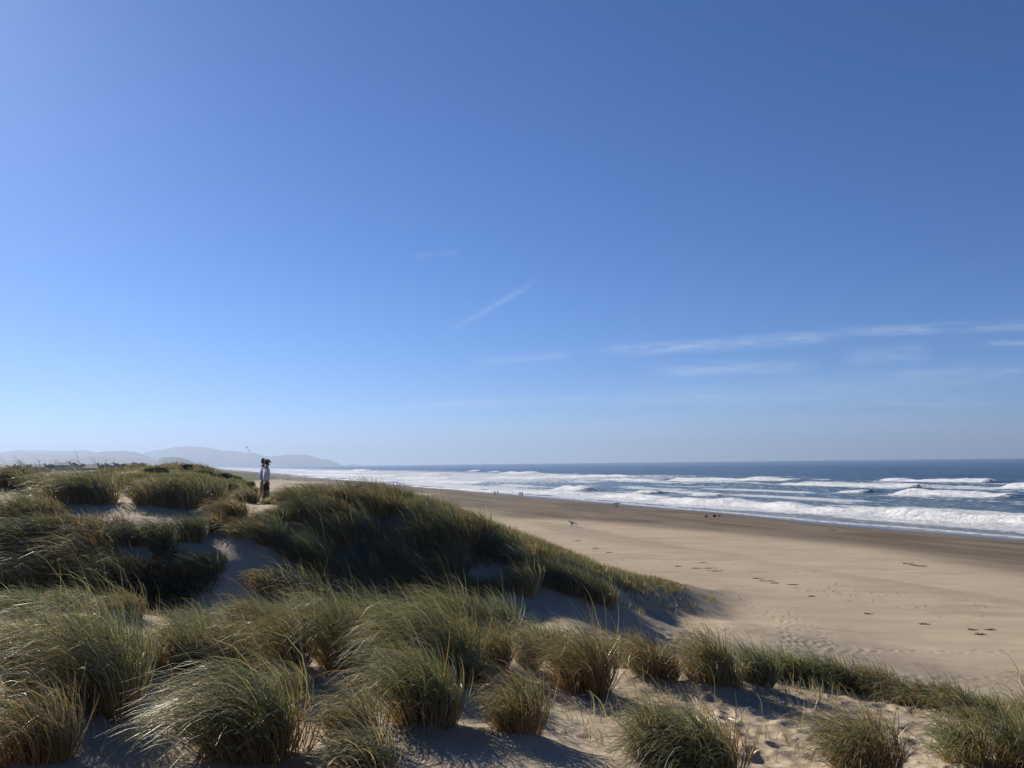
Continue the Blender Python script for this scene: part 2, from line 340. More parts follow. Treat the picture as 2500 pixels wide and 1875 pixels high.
#            px0,py0,  px1,py1, height, foam depth shoreward, trailing foam
BREAK = [(1470, 1212, 2560, 1283, 1.3, 7, 9), (2215, 1208, 2470, 1216, 1.5, 9, 12), (2170, 1175, 2420, 1177, 2.0, 12, 18), (1925, 1183, 2240, 1186, 1.2, 8, 24),
         (1660, 1172, 1945, 1173, 1.7, 10, 16), (1340, 1164, 1550, 1165, 1.6, 10, 24), (1470, 1173, 1610, 1174, 1.1, 8, 20), (1242, 1157, 1312, 1157, 2.2, 14, 12),
         (1190, 1168, 1340, 1169, 1.3, 9, 22), (1376, 1195, 1432, 1198, 1.5, 8, 14), (1150, 1200, 1420, 1206, .8, 6, 10), (1020, 1176, 1180, 1180, 1.0, 9, 22), (1040, 1160, 1085, 1160, 1.7, 10, 16),
         (865, 1149, 905, 1149, 2.4, 16, 14), (910, 1153, 930, 1153, 1.9, 14, 12), (980, 1168, 1090, 1170, 1.1, 10, 22), (700, 1149, 760, 1149, 2.0, 18, 34), (760, 1152, 880, 1154, 1.6, 16, 34), (830, 1161, 970, 1163, 1.3, 12, 28),
         (730, 1158, 850, 1160, 1.0, 14, 30), (800, 1171, 960, 1176, .8, 10, 16), (1155, 1150, 1175, 1150, 1.7, 14, 8), (1200, 1152, 1220, 1152, 1.4, 12, 8), (2060, 1203, 2120, 1203, .9, 6, 10), (1560, 1204, 1600, 1205, 1.1, 5, 6),
         (2470, 1188, 2560, 1190, 1.6, 9, 14), (1700, 1209, 1760, 1210, .9, 4, 7), (690, 1166, 800, 1168, .9, 12, 26), (1000, 1190, 1180, 1198, .7, 7, 10)]
def build_sea():
    a = np.linspace(R(-37), R(62), 1250); rr = np.exp(np.linspace(math.log(62), math.log(13500), 1150))
    X = rr[:, None] * np.sin(a)[None]; Y = rr[:, None] * np.cos(a)[None]
    s, t = shore_s(X, Y), shore_t(X, Y); rad = rr[:, None]
    w1 = fbm(s / 90, t / 60, 3, 3); deep = sstep(22, 140, t)
    Z = deep * (.42 * np.sin(t / 13 + 5 * w1) + .30 * np.sin(t / 7.5 + s / 60 + 7 * w1)) * sstep(2500, 600, rad)
    Z += deep * (.50 * fbm(s / 16, t / 6, 8, 4) + .30 * fbm(s / 6, t / 3, 18, 3)) * sstep(2500, 700, rad)
    foam = np.zeros_like(Z); lace = np.zeros_like(Z)
    wob1 = fbm(s / 22, t / 900, 33, 4); rag = fbm(s / 3.2, t / 2.2, 43, 4)
    for i, (x0, y0, x1, y1, h, fd, tr) in enumerate(BREAK):
        xa, ya = on_sea(x0, y0); xb, yb = on_sea(x1, y1)
        sa, ta, sb, tb = shore_s(xa, ya), shore_t(xa, ya), shore_s(xb, yb), shore_t(xb, yb)
        if sa > sb: sa, ta, sb, tb = sb, tb, sa, ta
        L = sb - sa; f = (s - sa) / L
        near = (f > -.3) & (f < 1.3) & (np.abs(t - (ta + tb) / 2) < 60 + abs(ta - tb))
        f_, t_ = f[near], t[near]
        tc_ = ta + (tb - ta) * f_ + wob1[near] * min(12, L * .12) * (1 if i else .6)
        ends = sstep(-.06, .05, f_) * sstep(1.06, .95, f_); endw = sstep(-.28, .12, f_) * sstep(1.28, .88, f_)
        u = t_ - tc_                                            # + behind the crest, - towards the beach
        hh = h * (.85 + 1.5 * fbm(s[near] / 11, t_ / 90, 53 + i, 4))
        prof = np.where(u > 0, np.exp(-(u / 7) ** 2), np.exp(-(u / (fd * .5)) ** 2))
        Z[near] = Z[near] * (1 - .6 * prof * endw) + hh * prof * endw + ends * .45 * rag[near] * np.exp(-(u / fd) ** 2)
        fr = sstep(-fd * 1.15, -fd * .7, u + 9 * rag[near] + 7 * fbm(s[near] / 9, t_ / 30, 153 + i, 3)) * sstep(2.8, .4, u + 2.2 * rag[near])
        foam[near] = np.maximum(foam[near], fr * ends)
        tl = sstep(-fd - tr, -fd * .6, u) * sstep(tr * .8, 0, u) * endw
        lace[near] = np.maximum(lace[near], tl * .75)
    swz = sstep(50, 14, t + 10 * fbm(s / 45, t / 30, 63, 3))                 # wash between the last breaker and the sand
    lace = np.maximum(lace, swz * .97)
    farl = sstep(260, 620, s); lace = np.maximum(lace, farl * sstep(95, 25, t) * .97)
    lace = np.maximum(lace, sstep(230, 600, s) * sstep(290, 130, t + 70 * fbm(s / 60, t / 20, 73, 3)) * .86)
    lace = np.maximum(lace, sstep(300, 190, t) * (.38 + .6 * sstep(-.02, .2, fbm(s / 55, t / 14, 83, 4))))
    Z -= rad ** 2 / (2 * 6.371e6)
    edge = sstep(2.2, .3, np.abs(t + 4 * fbm(s / 26, t / 50, 93, 4) - 1.5))
    verts = np.stack([X, Y, Z], -1).reshape(-1, 3)
    film = sstep(11, 4.5, t + 15 * fbm(s / 34, t / 40, 97, 3))                 # thin sheet of water running back, nearly free of foam
    me = np_mesh('sea', verts, grid_quads(len(rr), len(a)), {'foam': foam.ravel(), 'lace': (lace * (1 - .75 * film)).ravel(), 'edge': (edge * (s > 0)).ravel(), 'shal': sstep(40, 0, t).ravel(), 'film': film.ravel(), 'far': np.repeat(sstep(300, 3000, rr), len(a))})
    q = NT('sea_water'); p = q.pos()
    mp = q.n('ShaderNodeMapping'); mp.inputs['Rotation'].default_value = (0, 0, -math.atan(SH_B)); q.put(mp.inputs[0], p); ps = mp.outputs[0]
    l1 = q.noise(ps, .30, 7, .62, (1.6, .6, 1)); l2 = q.noise(ps, 1.1, 5, .6, (1.4, .6, 1))
    lac = q.math('ADD', q.math('MULTIPLY', l1, .7), q.math('MULTIPLY', l2, .3))
    th = q.math('SUBTRACT', .715, q.math('MULTIPLY', q.attr('lace'), .42))
    lmask = q.rng(q.math('SUBTRACT', lac, th), -.03, .07)
    lmask = q.math('MULTIPLY', lmask, q.math('MULTIPLY_ADD', q.attr('lace'), .55, .35))
    fm = q.math('MAXIMUM', q.rng(q.math('ADD', q.attr('foam'), q.math('MULTIPLY_ADD', l2, 1.1, -.62)), .22, .62), q.math('MULTIPLY', lmask, q.rng(l2, .3, .62, .45, .95)))
    fm = q.math('MAXIMUM', fm, q.math('MULTIPLY', q.attr('edge'), q.rng(l2, .35, .55, 0, .8)))
    body = q.mix(q.attr('shal'), (.012, .040, .066), (.085, .10, .10))
    body = q.mix(q.rng(l1, .45, .7), body, q.mix(q.attr('shal'), (.016, .060, .072), (.10, .11, .10)))
    body = q.mix(q.math('MULTIPLY', q.attr('film'), .8), body, (.10, .10, .105))
    wv = q.math('ADD', q.noise(ps, .55, 6, .65, (1.5, .5, 1)), q.math('MULTIPLY', q.noise(ps, 2.4, 4, .6, (1.4, .6, 1)), .4))
    nb = q.bump(wv, 1.0, .9)
    w = q.n('ShaderNodeBsdfPrincipled'); q.put(w.inputs['Base Color'], body); w.inputs['IOR'].default_value = 1.33; q.put(w.inputs['Normal'], nb)
    q.put(w.inputs['Roughness'], .22); w.inputs['Specular IOR Level'].default_value = .5
    fo = q.n('ShaderNodeBsdfDiffuse'); q.put(fo.inputs['Color'], q.mix(q.rng(q.math('ADD', q.math('MULTIPLY', l2, .6), q.math('MULTIPLY', l1, .5)), .38, .72), (.52, .55, .60), (.88, .88, .87))); q.put(fo.inputs['Normal'], q.bump(q.noise(ps, 1.1, 6, .7), 1.0, 1.1))
    ms = q.n('ShaderNodeMixShader'); q.put(ms.inputs[0], fm); q.t.links.new(w.outputs[0], ms.inputs[1]); q.t.links.new(fo.outputs[0], ms.inputs[2])
    q.t.links.new(ms.outputs[0], q.out.inputs['Surface'])
    tag(link('sea', me, q.m), kind='structure')

# ------------------------------------------------------------------ far hills
def hill(name, prof, dist, depth, seed, mat, base=-3.0):
    """ridge whose skyline follows prof [(px, py)], standing dist metres away and depth metres thick"""
    pxs = np.array([p[0] for p in prof], float); pys = np.array([p[1] for p in prof], float)
    n = 420; u = np.linspace(pxs[0], pxs[-1], n); top = np.interp(u, pxs, pys)
    top = top + 4.0 * fbm(u / 20, u * 0, seed, 6, .6) * np.clip(1, 0, 1)
    V = [pix(a, b, dist) for a, b in zip(u, top)]
    hx = np.array([v.x for v in V]); hz = np.array([max(v.z, .5) for v in V])
    m = 60; w = np.linspace(-1, 1, m); X = np.zeros((m, n)); Y = np.zeros((m, n)); Z = np.zeros((m, n))
    for j, ww in enumerate(w):
        k = (1 - abs(ww)) ** .8; Y[j] = dist + ww * depth; X[j] = hx * (1 + ww * depth / dist)
        gul = 1 + .55 * (1 - k) * 2 * fbm(hx / (depth * .22), np.full(n, ww * 1.6), seed + 5, 5)
        Z[j] = base + (hz - base) * k * np.clip(gul, .4, 1.5) if abs(ww) > 1e-6 else hz
    me = np_mesh(name, np.stack([X, Y, Z], -1).reshape(-1, 3), grid_quads(m, n))
    return tag(link(name, me, mat), kind='structure')
def build_hills():
    q = NT('hillside_scrub'); p = q.pos(); nz = q.noise(p, .012, 7, .65)
    m = q.pbr(Base_Color=q.mix(nz, (.022, .032, .016), (.10, .095, .055)), Roughness=.95, Specular_IOR_Level=.1)
    hill('hills', [(300, 1136), (330, 1112), (360, 1102), (395, 1097), (415, 1094), (432, 1089), (445, 1091), (460, 1089), (480, 1091), (500, 1092), (520, 1094), (545, 1100), (570, 1101), (600, 1104), (620, 1105), (640, 1110), (660, 1114), (680, 1112), (700, 1109.5), (720, 1109),
                   (745, 1110), (765, 1115), (785, 1120), (805, 1122), (820, 1128), (835, 1138)], 9500, 1400, 5, m)
    hill('hills', [(-120, 1112), (0, 1105), (40, 1099), (90, 1099), (130, 1101), (200, 1099), (240, 1104), (290, 1108), (350, 1112), (380, 1122), (400, 1138)], 8500, 1300, 15, m)
    hill('hills', [(-120, 1110), (0, 1112), (60, 1106), (130, 1108), (200, 1112), (240, 1104), (260, 1101), (300, 1100), (330, 1103), (350, 1109), (370, 1117), (385, 1124), (400, 1139)], 6800, 800, 25, m)
    hill('hills', [(-80, 1126), (60, 1124), (150, 1122), (200, 1118), (235, 1114), (270, 1116), (300, 1119), (330, 1118), (360, 1121), (400, 1128), (430, 1139)], 5200, 500, 35, m)
    hill('hills', [(376, 1134), (388, 1120), (400, 1115), (420, 1114.5), (440, 1116), (455, 1120), (470, 1128), (484, 1135), (492, 1140)], 3900, 260, 45, m)
    hill('rocky_islet', [(836, 1139.5), (845, 1136), (855, 1135), (862, 1132.5), (868, 1134.5), (874, 1135.5), (880, 1138), (888, 1139.5)], 9000, 160, 55, m)

# ------------------------------------------------------------------ sea haze
def build_haze():
    bm = bmesh.new(); bmesh.ops.create_cube(bm, size=1)
    x0, x1, y0, y1, z0, z1 = -11500, 13000, -9200, 13600, -20, 320
    for v in bm.verts: v.co = (x0 if v.co.x < 0 else x1, y0 if v.co.y < 0 else y1, z0 if v.co.z < 0 else z1)
    me = bpy.data.meshes.new('haze'); bm.to_mesh(me); bm.free()
    q = NT('sea_haze'); v = q.n('ShaderNodeVolumePrincipled'); v.inputs['Color'].default_value = (.36, .46, .66, 1)
    v.inputs['Density'].default_value = HAZE; v.inputs['Anisotropy'].default_value = .30
    q.t.links.new(v.outputs[0], q.out.inputs['Volume'])
    tag(link('haze', me, q.m), kind='stuff')
HAZE = 1.5e-4
# ------------------------------------------------------------------ marram grass
def grass_material(name, green, blue, straw, brown, deadbase, pale=.75):
    q = NT(name); a = q.n('ShaderNodeAttribute', attribute_name='blade'); sp = q.n('ShaderNodeSeparateColor'); q.put(sp.inputs[0], a.outputs['Color'])
    dead, along, rnd = sp.outputs[0], sp.outputs[1], sp.outputs[2]
    r2 = q.math('FRACT', q.math('MULTIPLY', rnd, 7.31)); g = q.mix(rnd, green, blue); b = q.mix(rnd, straw, brown)
    g = q.mix(q.rng(r2, .1, 1, .6, 0), g, (.022, .038, .016)); g = q.mix(q.rng(r2, .62, 1, 0, pale), g, (.38, .36, .19))
    low = q.math('MULTIPLY', q.rng(along, .52, .08), deadbase)
    c = q.mix(q.math('MAXIMUM', dead, low), g, b)
    tip = q.math('MULTIPLY', q.rng(along, .86, 1.0), .45); c = q.mix(tip, c, straw)
    d = q.n('ShaderNodeBsdfDiffuse'); q.put(d.inputs['Color'], c)
    t = q.n('ShaderNodeBsdfTranslucent'); q.put(t.inputs['Color'], c)
    gl = q.n('ShaderNodeBsdfGlossy'); gl.inputs['Roughness'].default_value = .5; gl.inputs['Color'].default_value = (.9, .9, .85, 1)
    m1 = q.n('ShaderNodeMixShader'); m1.inputs[0].default_value = .38; q.t.links.new(d.outputs[0], m1.inputs[1]); q.t.links.new(t.outputs[0], m1.inputs[2])
    m2 = q.n('ShaderNodeMixShader'); m2.inputs[0].default_value = .11; q.t.links.new(m1.outputs[0], m2.inputs[1]); q.t.links.new(gl.outputs[0], m2.inputs[2])
    q.t.links.new(m2.outputs[0], q.out.inputs['Surface']); return q.m
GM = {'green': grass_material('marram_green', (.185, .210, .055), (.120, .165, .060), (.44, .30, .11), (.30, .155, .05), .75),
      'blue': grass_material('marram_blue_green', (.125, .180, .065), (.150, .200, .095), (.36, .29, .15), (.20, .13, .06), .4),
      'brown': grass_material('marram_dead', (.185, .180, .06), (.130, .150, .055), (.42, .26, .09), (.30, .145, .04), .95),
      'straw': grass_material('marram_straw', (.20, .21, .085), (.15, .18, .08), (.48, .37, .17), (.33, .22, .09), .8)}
GM['deep'] = grass_material('marram_bank_shade', (.070, .105, .030), (.055, .090, .035), (.30, .22, .09), (.20, .115, .04), .5, .25)  # marram green darkened in colour to stand in for the bank's shade
WIND = np.array([-.93, -.36, 0.0])
def blades(n, base, updir, length, width, bend, lean, dead, seg=6, droop=.35, r=rng, windvar=.35):
    """n bent, tapering leaf strips; every argument with one row per blade"""
    t = np.linspace(0, 1, seg + 1)
    wa = math.atan2(WIND[1], WIND[0]) + r.normal(0, windvar, n); wv = np.stack([np.cos(wa), np.sin(wa), np.zeros(n)], -1)
    P = np.zeros((n, seg + 1, 3)); P[:, 0] = base; T = np.zeros((n, seg + 1, 3))
    wig = r.normal(0, .10, (n, 1, 3)) * np.array([1, 1, .3])
    for k in range(seg + 1):
        tt = t[k]; ang = bend * tt ** 1.35
        dv = updir * np.cos(ang)[:, None] * (1 - .15 * tt) + (wv * .92 + np.array([0, 0, -droop]) * tt) * np.sin(ang)[:, None] + lean * (1 - .4 * tt) + wig[:, 0] * tt
        dv /= np.linalg.norm(dv, axis=1, keepdims=True); T[:, k] = dv
        if k < seg: P[:, k + 1] = P[:, k] + dv * (length / seg)[:, None]
    ra = r.uniform(0, 2 * np.pi, n); side = np.stack([np.cos(ra), np.sin(ra), r.normal(0, .4, n)], -1)
    S = side[:, None] - (side[:, None] * T).sum(-1, keepdims=True) * T; S /= np.linalg.norm(S, axis=-1, keepdims=True) + 1e-9
    w = width[:, None] * (np.minimum(1, .75 + t * 1.2) * (1 - t ** 2.2) + .06)[None]
    L = P - S * w[..., None] * .5; Rr = P + S * w[..., None] * .5
    V = np.stack([L, Rr], 2).reshape(-1, 3)
    b = (np.arange(n) * (seg + 1) * 2)[:, None] + (np.arange(seg) * 2)[None]
    Q = np.stack([b, b + 1, b + 3, b + 2], -1).reshape(-1, 4)
    col = np.ones((n, seg + 1, 2, 4)); col[..., 0] = dead[:, None, None]; col[..., 1] = t[None, :, None]; col[..., 2] = r.random(n)[:, None, None]
    return V, Q, col.reshape(-1, 4)
def join(parts):
    V, Q, Cc, o = [], [], [], 0
    for v, q, c in parts: V.append(v); Q.append(q + o); Cc.append(c); o += len(v)
    return np.concatenate(V), np.concatenate(Q), np.concatenate(Cc)
def tussock_mesh(name, H, Rad, dist, kind, seed):
    """dome of leaves rooted in a small disc, combed over by the wind, with dead thatch hanging underneath"""
    r = np.random.default_rng(seed)
    px_m = max(dist, 3) / 796.0                                  # size of a picture pixel out there
    wid = max(.0075, .80 * px_m)
    n = int(np.clip(1.9 * Rad / wid * (10.5 if dist < 14 else 8.5) * (1 + .9 * Rad), 260, 7500))
    parts = []
    fr = {'green': .16, 'blue': .10, 'brown': .36, 'straw': .30, 'deep': .14}[kind]
    nl = int(n * (1 - fr)); a = r.uniform(0, 2 * np.pi, nl); q = np.sqrt(r.random(nl))
    # several crowns inside one tussock give an uneven outline
    nc = 2 + int(Rad * 6); ca = r.uniform(0, 2 * np.pi, nc); cq = Rad * .80 * np.sqrt(r.random(nc)); cx, cy = cq * np.cos(ca), cq * np.sin(ca) * .8; chh = r.uniform(.72, 1.08, nc)
    ci = r.integers(0, nc, nl); rr_ = Rad * .42
    ox, oy = np.cos(a) * q * rr_, np.sin(a) * q * rr_
    base = np.stack([cx[ci] + ox, cy[ci] + oy, np.full(nl, -.06)], -1)
    up = np.tile(np.array([0, 0, 1.0]), (nl, 1)); spl = r.normal(.34, .18, nl)[:, None]
    lean = np.stack([np.cos(a), np.sin(a), np.zeros(nl)], -1) * spl * q[:, None] + r.normal(0, .10, (nl, 3)) * [1, 1, 0] + np.stack([cx[ci], cy[ci], 0 * cx[ci]], -1) / max(Rad, .1) * .18
    ln = H * 1.72 * chh[ci] * r.normal(.95, .12, nl).clip(.4, 1.25)
    bx, by = cx[ci] + ox, cy[ci] + oy; lee = (bx * WIND[0] + by * WIND[1]) / Rad; rim = np.clip(np.hypot(bx, by) / Rad, 0, 1.2)
    ln = ln * np.sqrt(np.clip(1 - .50 * rim ** 2, .2, 1))                     # long leaves in the middle, short ones at the rim: a dome
    bend = (r.normal(1.78, .38, nl) + .55 * lee).clip(.3, 2.8) * (1.0 if kind != 'blue' else .8)
    stiff = r.random(nl) < .045; bend = np.where(stiff, bend * .42, bend); ln = np.where(stiff, ln * r.uniform(.85, 1.12, nl), ln)
    dead = np.where(r.random(nl) < {'green': .10, 'blue': .07, 'brown': .20, 'straw': .26, 'deep': .06}[kind], r.uniform(.6, 1, nl), r.uniform(0, .22, nl))
    parts.append(blades(nl, base, up, ln, wid * r.uniform(.7, 1.25, nl), bend, lean, dead, seg=7 if dist < 14 else 5, r=r))
    nd = n - nl; a = r.uniform(0, 2 * np.pi, nd); q = np.sqrt(r.random(nd)) * .95
    base = np.stack([Rad * .85 * q * np.cos(a), Rad * .75 * q * np.sin(a), r.uniform(-.05, .12 * H, nd)], -1)
    lean = np.stack([np.cos(a), np.sin(a), np.zeros(nd)], -1) * r.uniform(.1, .75, nd)[:, None] + r.normal(0, .25, (nd, 3)) * [1, 1, .2]
    parts.append(blades(nd, base, np.tile(np.array([0, 0, 1.0]), (nd, 1)), H * r.uniform(.35, .95, nd), wid * r.uniform(.7, 1.2, nd), r.normal(1.5, .5, nd).clip(.3, 2.7), lean, r.uniform(.75, 1, nd), seg=5, droop=.7, r=r, windvar=.8))
    V, Q, cc = join(parts)
    kk = nl * (parts[0][0].shape[0] // nl); top = V[:kk]                      # fit the leaf mass to the wanted height and width
    V[:, 2] *= H / max(.1, np.percentile(top[:, 2], 99.2))
    x0, x1 = np.percentile(top[:, 0], (3, 97)); sc = np.clip(Rad / ((x1 - x0) / 2), .55, 1.5)
    V[:, 0] = (V[:, 0] - (x0 + x1) / 2) * sc; y0, y1 = np.percentile(top[:, 1], (3, 97)); V[:, 1] = (V[:, 1] - .35 * (y0 + y1)) * (.5 + .5 * sc)
    me = np_mesh(name, V, Q, {'blade': cc}); me.materials.append(GM[kind]); return me
TGROUPS = {'f': 'marram tussocks on the near hummock', 'l': 'marram tussocks on the sandy plateau', 'b': 'marram tussocks on the shaded bank', 'r': 'marram tussocks along the ridge above the beach'}
TUSS = []
def T(px, py, top, hw, kind, g, label, d=None, seed=None): TUSS.append((px, py, top, hw, kind, g, label, d, seed))
# --- near hummock -------------------------------------------------------------
T(165, 1765, 1480, 150, 'green', 'f', 'huge wind-combed green tussock filling the lower left corner, sheer dark side to its right')
T(15, 1715, 1492, 95, 'green', 'f', 'wide green tussock at the left edge merging into the huge corner one')
T(215, 1690, 1500, 70, 'blue', 'f', 'dark blue-green shoulder tussock behind the sheer side of the huge corner one')
T(40, 1880, 1690, 110, 'brown', 'f', 'brown drooping thatch of dead leaves at the bottom left corner')
T(530, 1872, 1635, 150, 'green', 'f', 'large tussock at the bottom edge with pale leaves sweeping down to its left')
T(400, 1648, 1520, 95, 'green', 'f', 'low spreading tussock behind the huge corner one, pale leaf tips on top')
T(535, 1640, 1530, 70, 'brown', 'f', 'low tussock of golden brown stems between the spreading one and the tall brown-sided pair')
T(655, 1660, 1478, 85, 'brown', 'f', 'tall bushy tussock with brown underside, left one of the brown-sided pair')
T(800, 1655, 1448, 92, 'green', 'f', 'green tussock with rust brown hollow side, just left of the tallest central tussock')
T(1010, 1672, 1478, 135, 'green', 'f', 'tallest tussock at the centre, thick green mane combed to the left')
T(985, 1792, 1592, 115, 'green', 'f', 'full round tussock directly in front of the tallest central one')
T(835, 1845, 1698, 85, 'brown', 'f', 'thin brownish tussock left of the full round one, reaching the bottom edge')
T(860, 1905, 1800, 80, 'straw', 'f', 'bright yellow-green tuft of straight leaves cut by the bottom edge')
T(1240, 1805, 1655, 82, 'brown', 'f', 'isolated rounded brown tussock standing alone on the sand patch at the bottom centre')
T(1070, 1575, 1425, 75, 'green', 'f', 'bright green tussock with a straw-coloured left shoulder, top of the near crest at the centre', 10.6)
T(1180, 1585, 1450, 70, 'blue', 'f', 'upright green tussock right beside the straw-shouldered crest tussock', 10.6)
T(1185, 1640, 1530, 55, 'brown', 'f', 'dark rust-brown tussock with a vertical right edge beside the pale sand')
T(1272, 1640, 1528, 50, 'straw', 'f', 'small yellowish tussock right of the rust-brown one on the sand edge')
T(1395, 1700, 1525, 90, 'brown', 'f', 'tussock with green cap and orange-brown flank, standing on its own dark shadow right of centre')
T(1315, 1600, 1520, 55, 'green', 'f', 'green tussock tucked behind the green-capped orange-brown one')
T(1500, 1625, 1555, 60, 'green', 'f', 'low green tussock on the crest between the orange-brown one and the peaked one', 9.5)
T(1575, 1660, 1560, 75, 'brown', 'f', 'low sprawling tussock with matted brown underside on the crest right of centre')
T(1712, 1695, 1542, 65, 'brown', 'f', 'peaked tussock with dark pointed top and golden left flank')
T(1755, 1695, 1595, 40, 'straw', 'f', 'golden straw clump at the foot of the peaked tussock')
T(1830, 1685, 1580, 60, 'blue', 'f', 'blue-green tussock just right of the peaked one')
T(1905, 1688, 1590, 60, 'green', 'f', 'green tussock with a light brown base on the rim of the trampled sand', 9.6)
T(1985, 1690, 1592, 65, 'blue', 'f', 'spiky green tussock on the rim, in front of the crossing footprint lines', 9.8)
T(2050, 1720, 1612, 55, 'green', 'f', 'dark tussock on the rim with a black gap below it', 9.6)
T(2110, 1730, 1615, 60, 'brown', 'f', 'brown-topped tussock at the highest point of the right rim', 9.6)
T(2180, 1760, 1650, 70, 'straw', 'f', 'straw-coloured fallen tussock with pale flattened stems on the right rim', 9.3)
T(2270, 1790, 1688, 75, 'brown', 'f', 'olive brown tussock on the right rim beyond the straw-coloured one', 9.0)
T(2365, 1815, 1700, 75, 'green', 'f', 'dull green tussock on the rim just before the big corner one', 8.6)
T(2400, 1888, 1740, 110, 'green', 'f', 'big dark green tussock in the lower right corner')
T(2455, 1800, 1700, 45, 'blue', 'f', 'sparse upright tussock behind the lower right corner', 9.4)
T(2502, 1800, 1640, 40, 'straw', 'f', 'tall upright reed-like tussock cut by the right edge', 9.0)
T(1650, 1900, 1745, 120, 'green', 'f', 'broad tussock at the bottom edge right of centre, green leaves leaning over brown stems')
T(1552, 1885, 1715, 55, 'straw', 'f', 'sunlit straw tussock at the bottom edge beside the broad green one')
T(2075, 1905, 1745, 105, 'brown', 'f', 'reddish brown tussock at the bottom edge below the trampled sand')
T(30, 1560, 1440, 60, 'blue', 'f', 'pale green tussock at the left edge behind the huge corner one', 9.8)
T(135, 1545, 1462, 60, 'green', 'f', 'low tussock at the far side of the hummock, left, against the dark bushes', 10.4)
T(285, 1570, 1480, 55, 'brown', 'f', 'brownish tussock on the sand strip left, with a few tall loose leaves', 9.6)
T(600, 1560, 1462, 60, 'green', 'f', 'loose tussock where the pale sand strip ends at the tall pair', 10.2)
T(720, 1560, 1440, 75, 'blue', 'f', 'fresh green tussock on the crest behind the tall pair', 10.2)
T(900, 1560, 1445, 70, 'blue', 'f', 'fresh green tussock on the crest left of the tallest central one', 10.4)
T(980, 1540, 1450, 60, 'blue', 'f', 'small green tussock peeping over the shoulder of the tallest central one', 11.0)
T(470, 1606, 1498, 85, 'blue', 'f', 'silvery green tussock behind the low spreading one, on the near edge of the sand strip')
T(310, 1665, 1560, 60, 'straw', 'f', 'small straw-coloured tussock squeezed beside the sheer side of the huge corner one')
T(690, 1720, 1640, 45, 'straw', 'f', 'few dry stems rising beside the large bottom tussock, on the sand gap')
T(1150, 1700, 1600, 50, 'green', 'f', 'dark green tussock against the right side of the tallest central one')
# --- sandy plateau, left ------------------------------------------------------------
T(25, 1200, 1130, 60, 'brown', 'l', 'dark brown tussock at the left edge under the hazy hills', 32)
T(70, 1200, 1150, 35, 'green', 'l', 'small green tussock right of the dark one at the left edge', 31)
T(150, 1235, 1142, 75, 'straw', 'l', 'pale leaf-swept tussock on the sandy knoll, left half of the big pair', 26.5)
T(205, 1232, 1145, 58, 'green', 'l', 'big dark-sided tussock on the sandy knoll casting a black shadow to its right', 26.5)
T(25, 1285, 1200, 75, 'green', 'l', 'green tussock with silvery leaf tips at the left edge below the knoll')
T(95, 1268, 1215, 45, 'brown', 'l', 'brown low tussock between the left-edge one and the knoll')
T(40, 1335, 1262, 80, 'straw', 'l', 'straw-tipped mound at the left edge above the dark bushes')
T(130, 1320, 1250, 70, 'brown', 'l', 'long brown tussock leading from the left edge towards the sandy path')
T(345, 1238, 1160, 48, 'brown', 'l', 'tussock with a pale sandy left flank, first of the broad clump by the path')
T(410, 1240, 1150, 62, 'green', 'l', 'tall middle tussock of the broad clump by the path')
T(470, 1240, 1158, 55, 'green', 'l', 'dark drooping tussock at the right end of the broad clump by the path')
T(300, 1190, 1153, 30, 'straw', 'l', 'small sunlit dry tussock behind the broad clump', 34)
T(545, 1210, 1170, 38, 'green', 'l', 'low green tussock between the broad clump and the two men', 34)
T(515, 1215, 1180, 30, 'straw', 'l', 'pale dry tuft right behind the broad clump, towards the two men', 33)
T(585, 1222, 1190, 22, 'straw', 'l', 'thin spiky straw tuft on the sand left of the two men', 31.5)
T(606, 1226, 1192, 20, 'straw', 'l', 'golden tuft at the feet of the two men', 31)
T(692, 1252, 1212, 32, 'green', 'l', 'grassy tussock just right of the two men', 28)
T(662, 1243, 1213, 22, 'green', 'l', 'small green tuft hiding the shoes of the bearded man', 30)
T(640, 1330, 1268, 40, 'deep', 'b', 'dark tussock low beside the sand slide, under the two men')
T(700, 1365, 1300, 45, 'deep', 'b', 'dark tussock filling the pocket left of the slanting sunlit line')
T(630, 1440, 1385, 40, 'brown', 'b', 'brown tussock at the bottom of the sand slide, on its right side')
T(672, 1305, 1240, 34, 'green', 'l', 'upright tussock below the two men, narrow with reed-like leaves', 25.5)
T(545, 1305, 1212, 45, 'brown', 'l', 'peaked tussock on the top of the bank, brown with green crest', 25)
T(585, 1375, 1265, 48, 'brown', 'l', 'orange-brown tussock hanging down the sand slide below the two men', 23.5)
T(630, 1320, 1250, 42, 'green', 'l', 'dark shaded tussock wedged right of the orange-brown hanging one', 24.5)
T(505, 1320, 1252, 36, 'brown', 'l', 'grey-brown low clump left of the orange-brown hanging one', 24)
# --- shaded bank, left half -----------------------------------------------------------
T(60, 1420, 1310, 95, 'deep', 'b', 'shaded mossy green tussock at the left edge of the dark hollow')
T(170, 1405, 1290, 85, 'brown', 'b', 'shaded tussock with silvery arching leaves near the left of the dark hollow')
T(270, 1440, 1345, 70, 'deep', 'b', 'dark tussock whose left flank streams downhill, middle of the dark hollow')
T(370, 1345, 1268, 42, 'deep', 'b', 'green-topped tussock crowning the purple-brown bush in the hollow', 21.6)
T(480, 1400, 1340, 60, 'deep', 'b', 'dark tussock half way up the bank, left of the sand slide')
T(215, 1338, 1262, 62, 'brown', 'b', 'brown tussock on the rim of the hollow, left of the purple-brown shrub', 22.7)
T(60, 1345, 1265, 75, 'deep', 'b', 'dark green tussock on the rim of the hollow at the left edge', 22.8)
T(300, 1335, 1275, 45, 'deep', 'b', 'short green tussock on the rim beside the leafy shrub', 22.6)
T(450, 1325, 1258, 40, 'deep', 'b', 'green tussock on the rim of the hollow above the sand slide', 23)
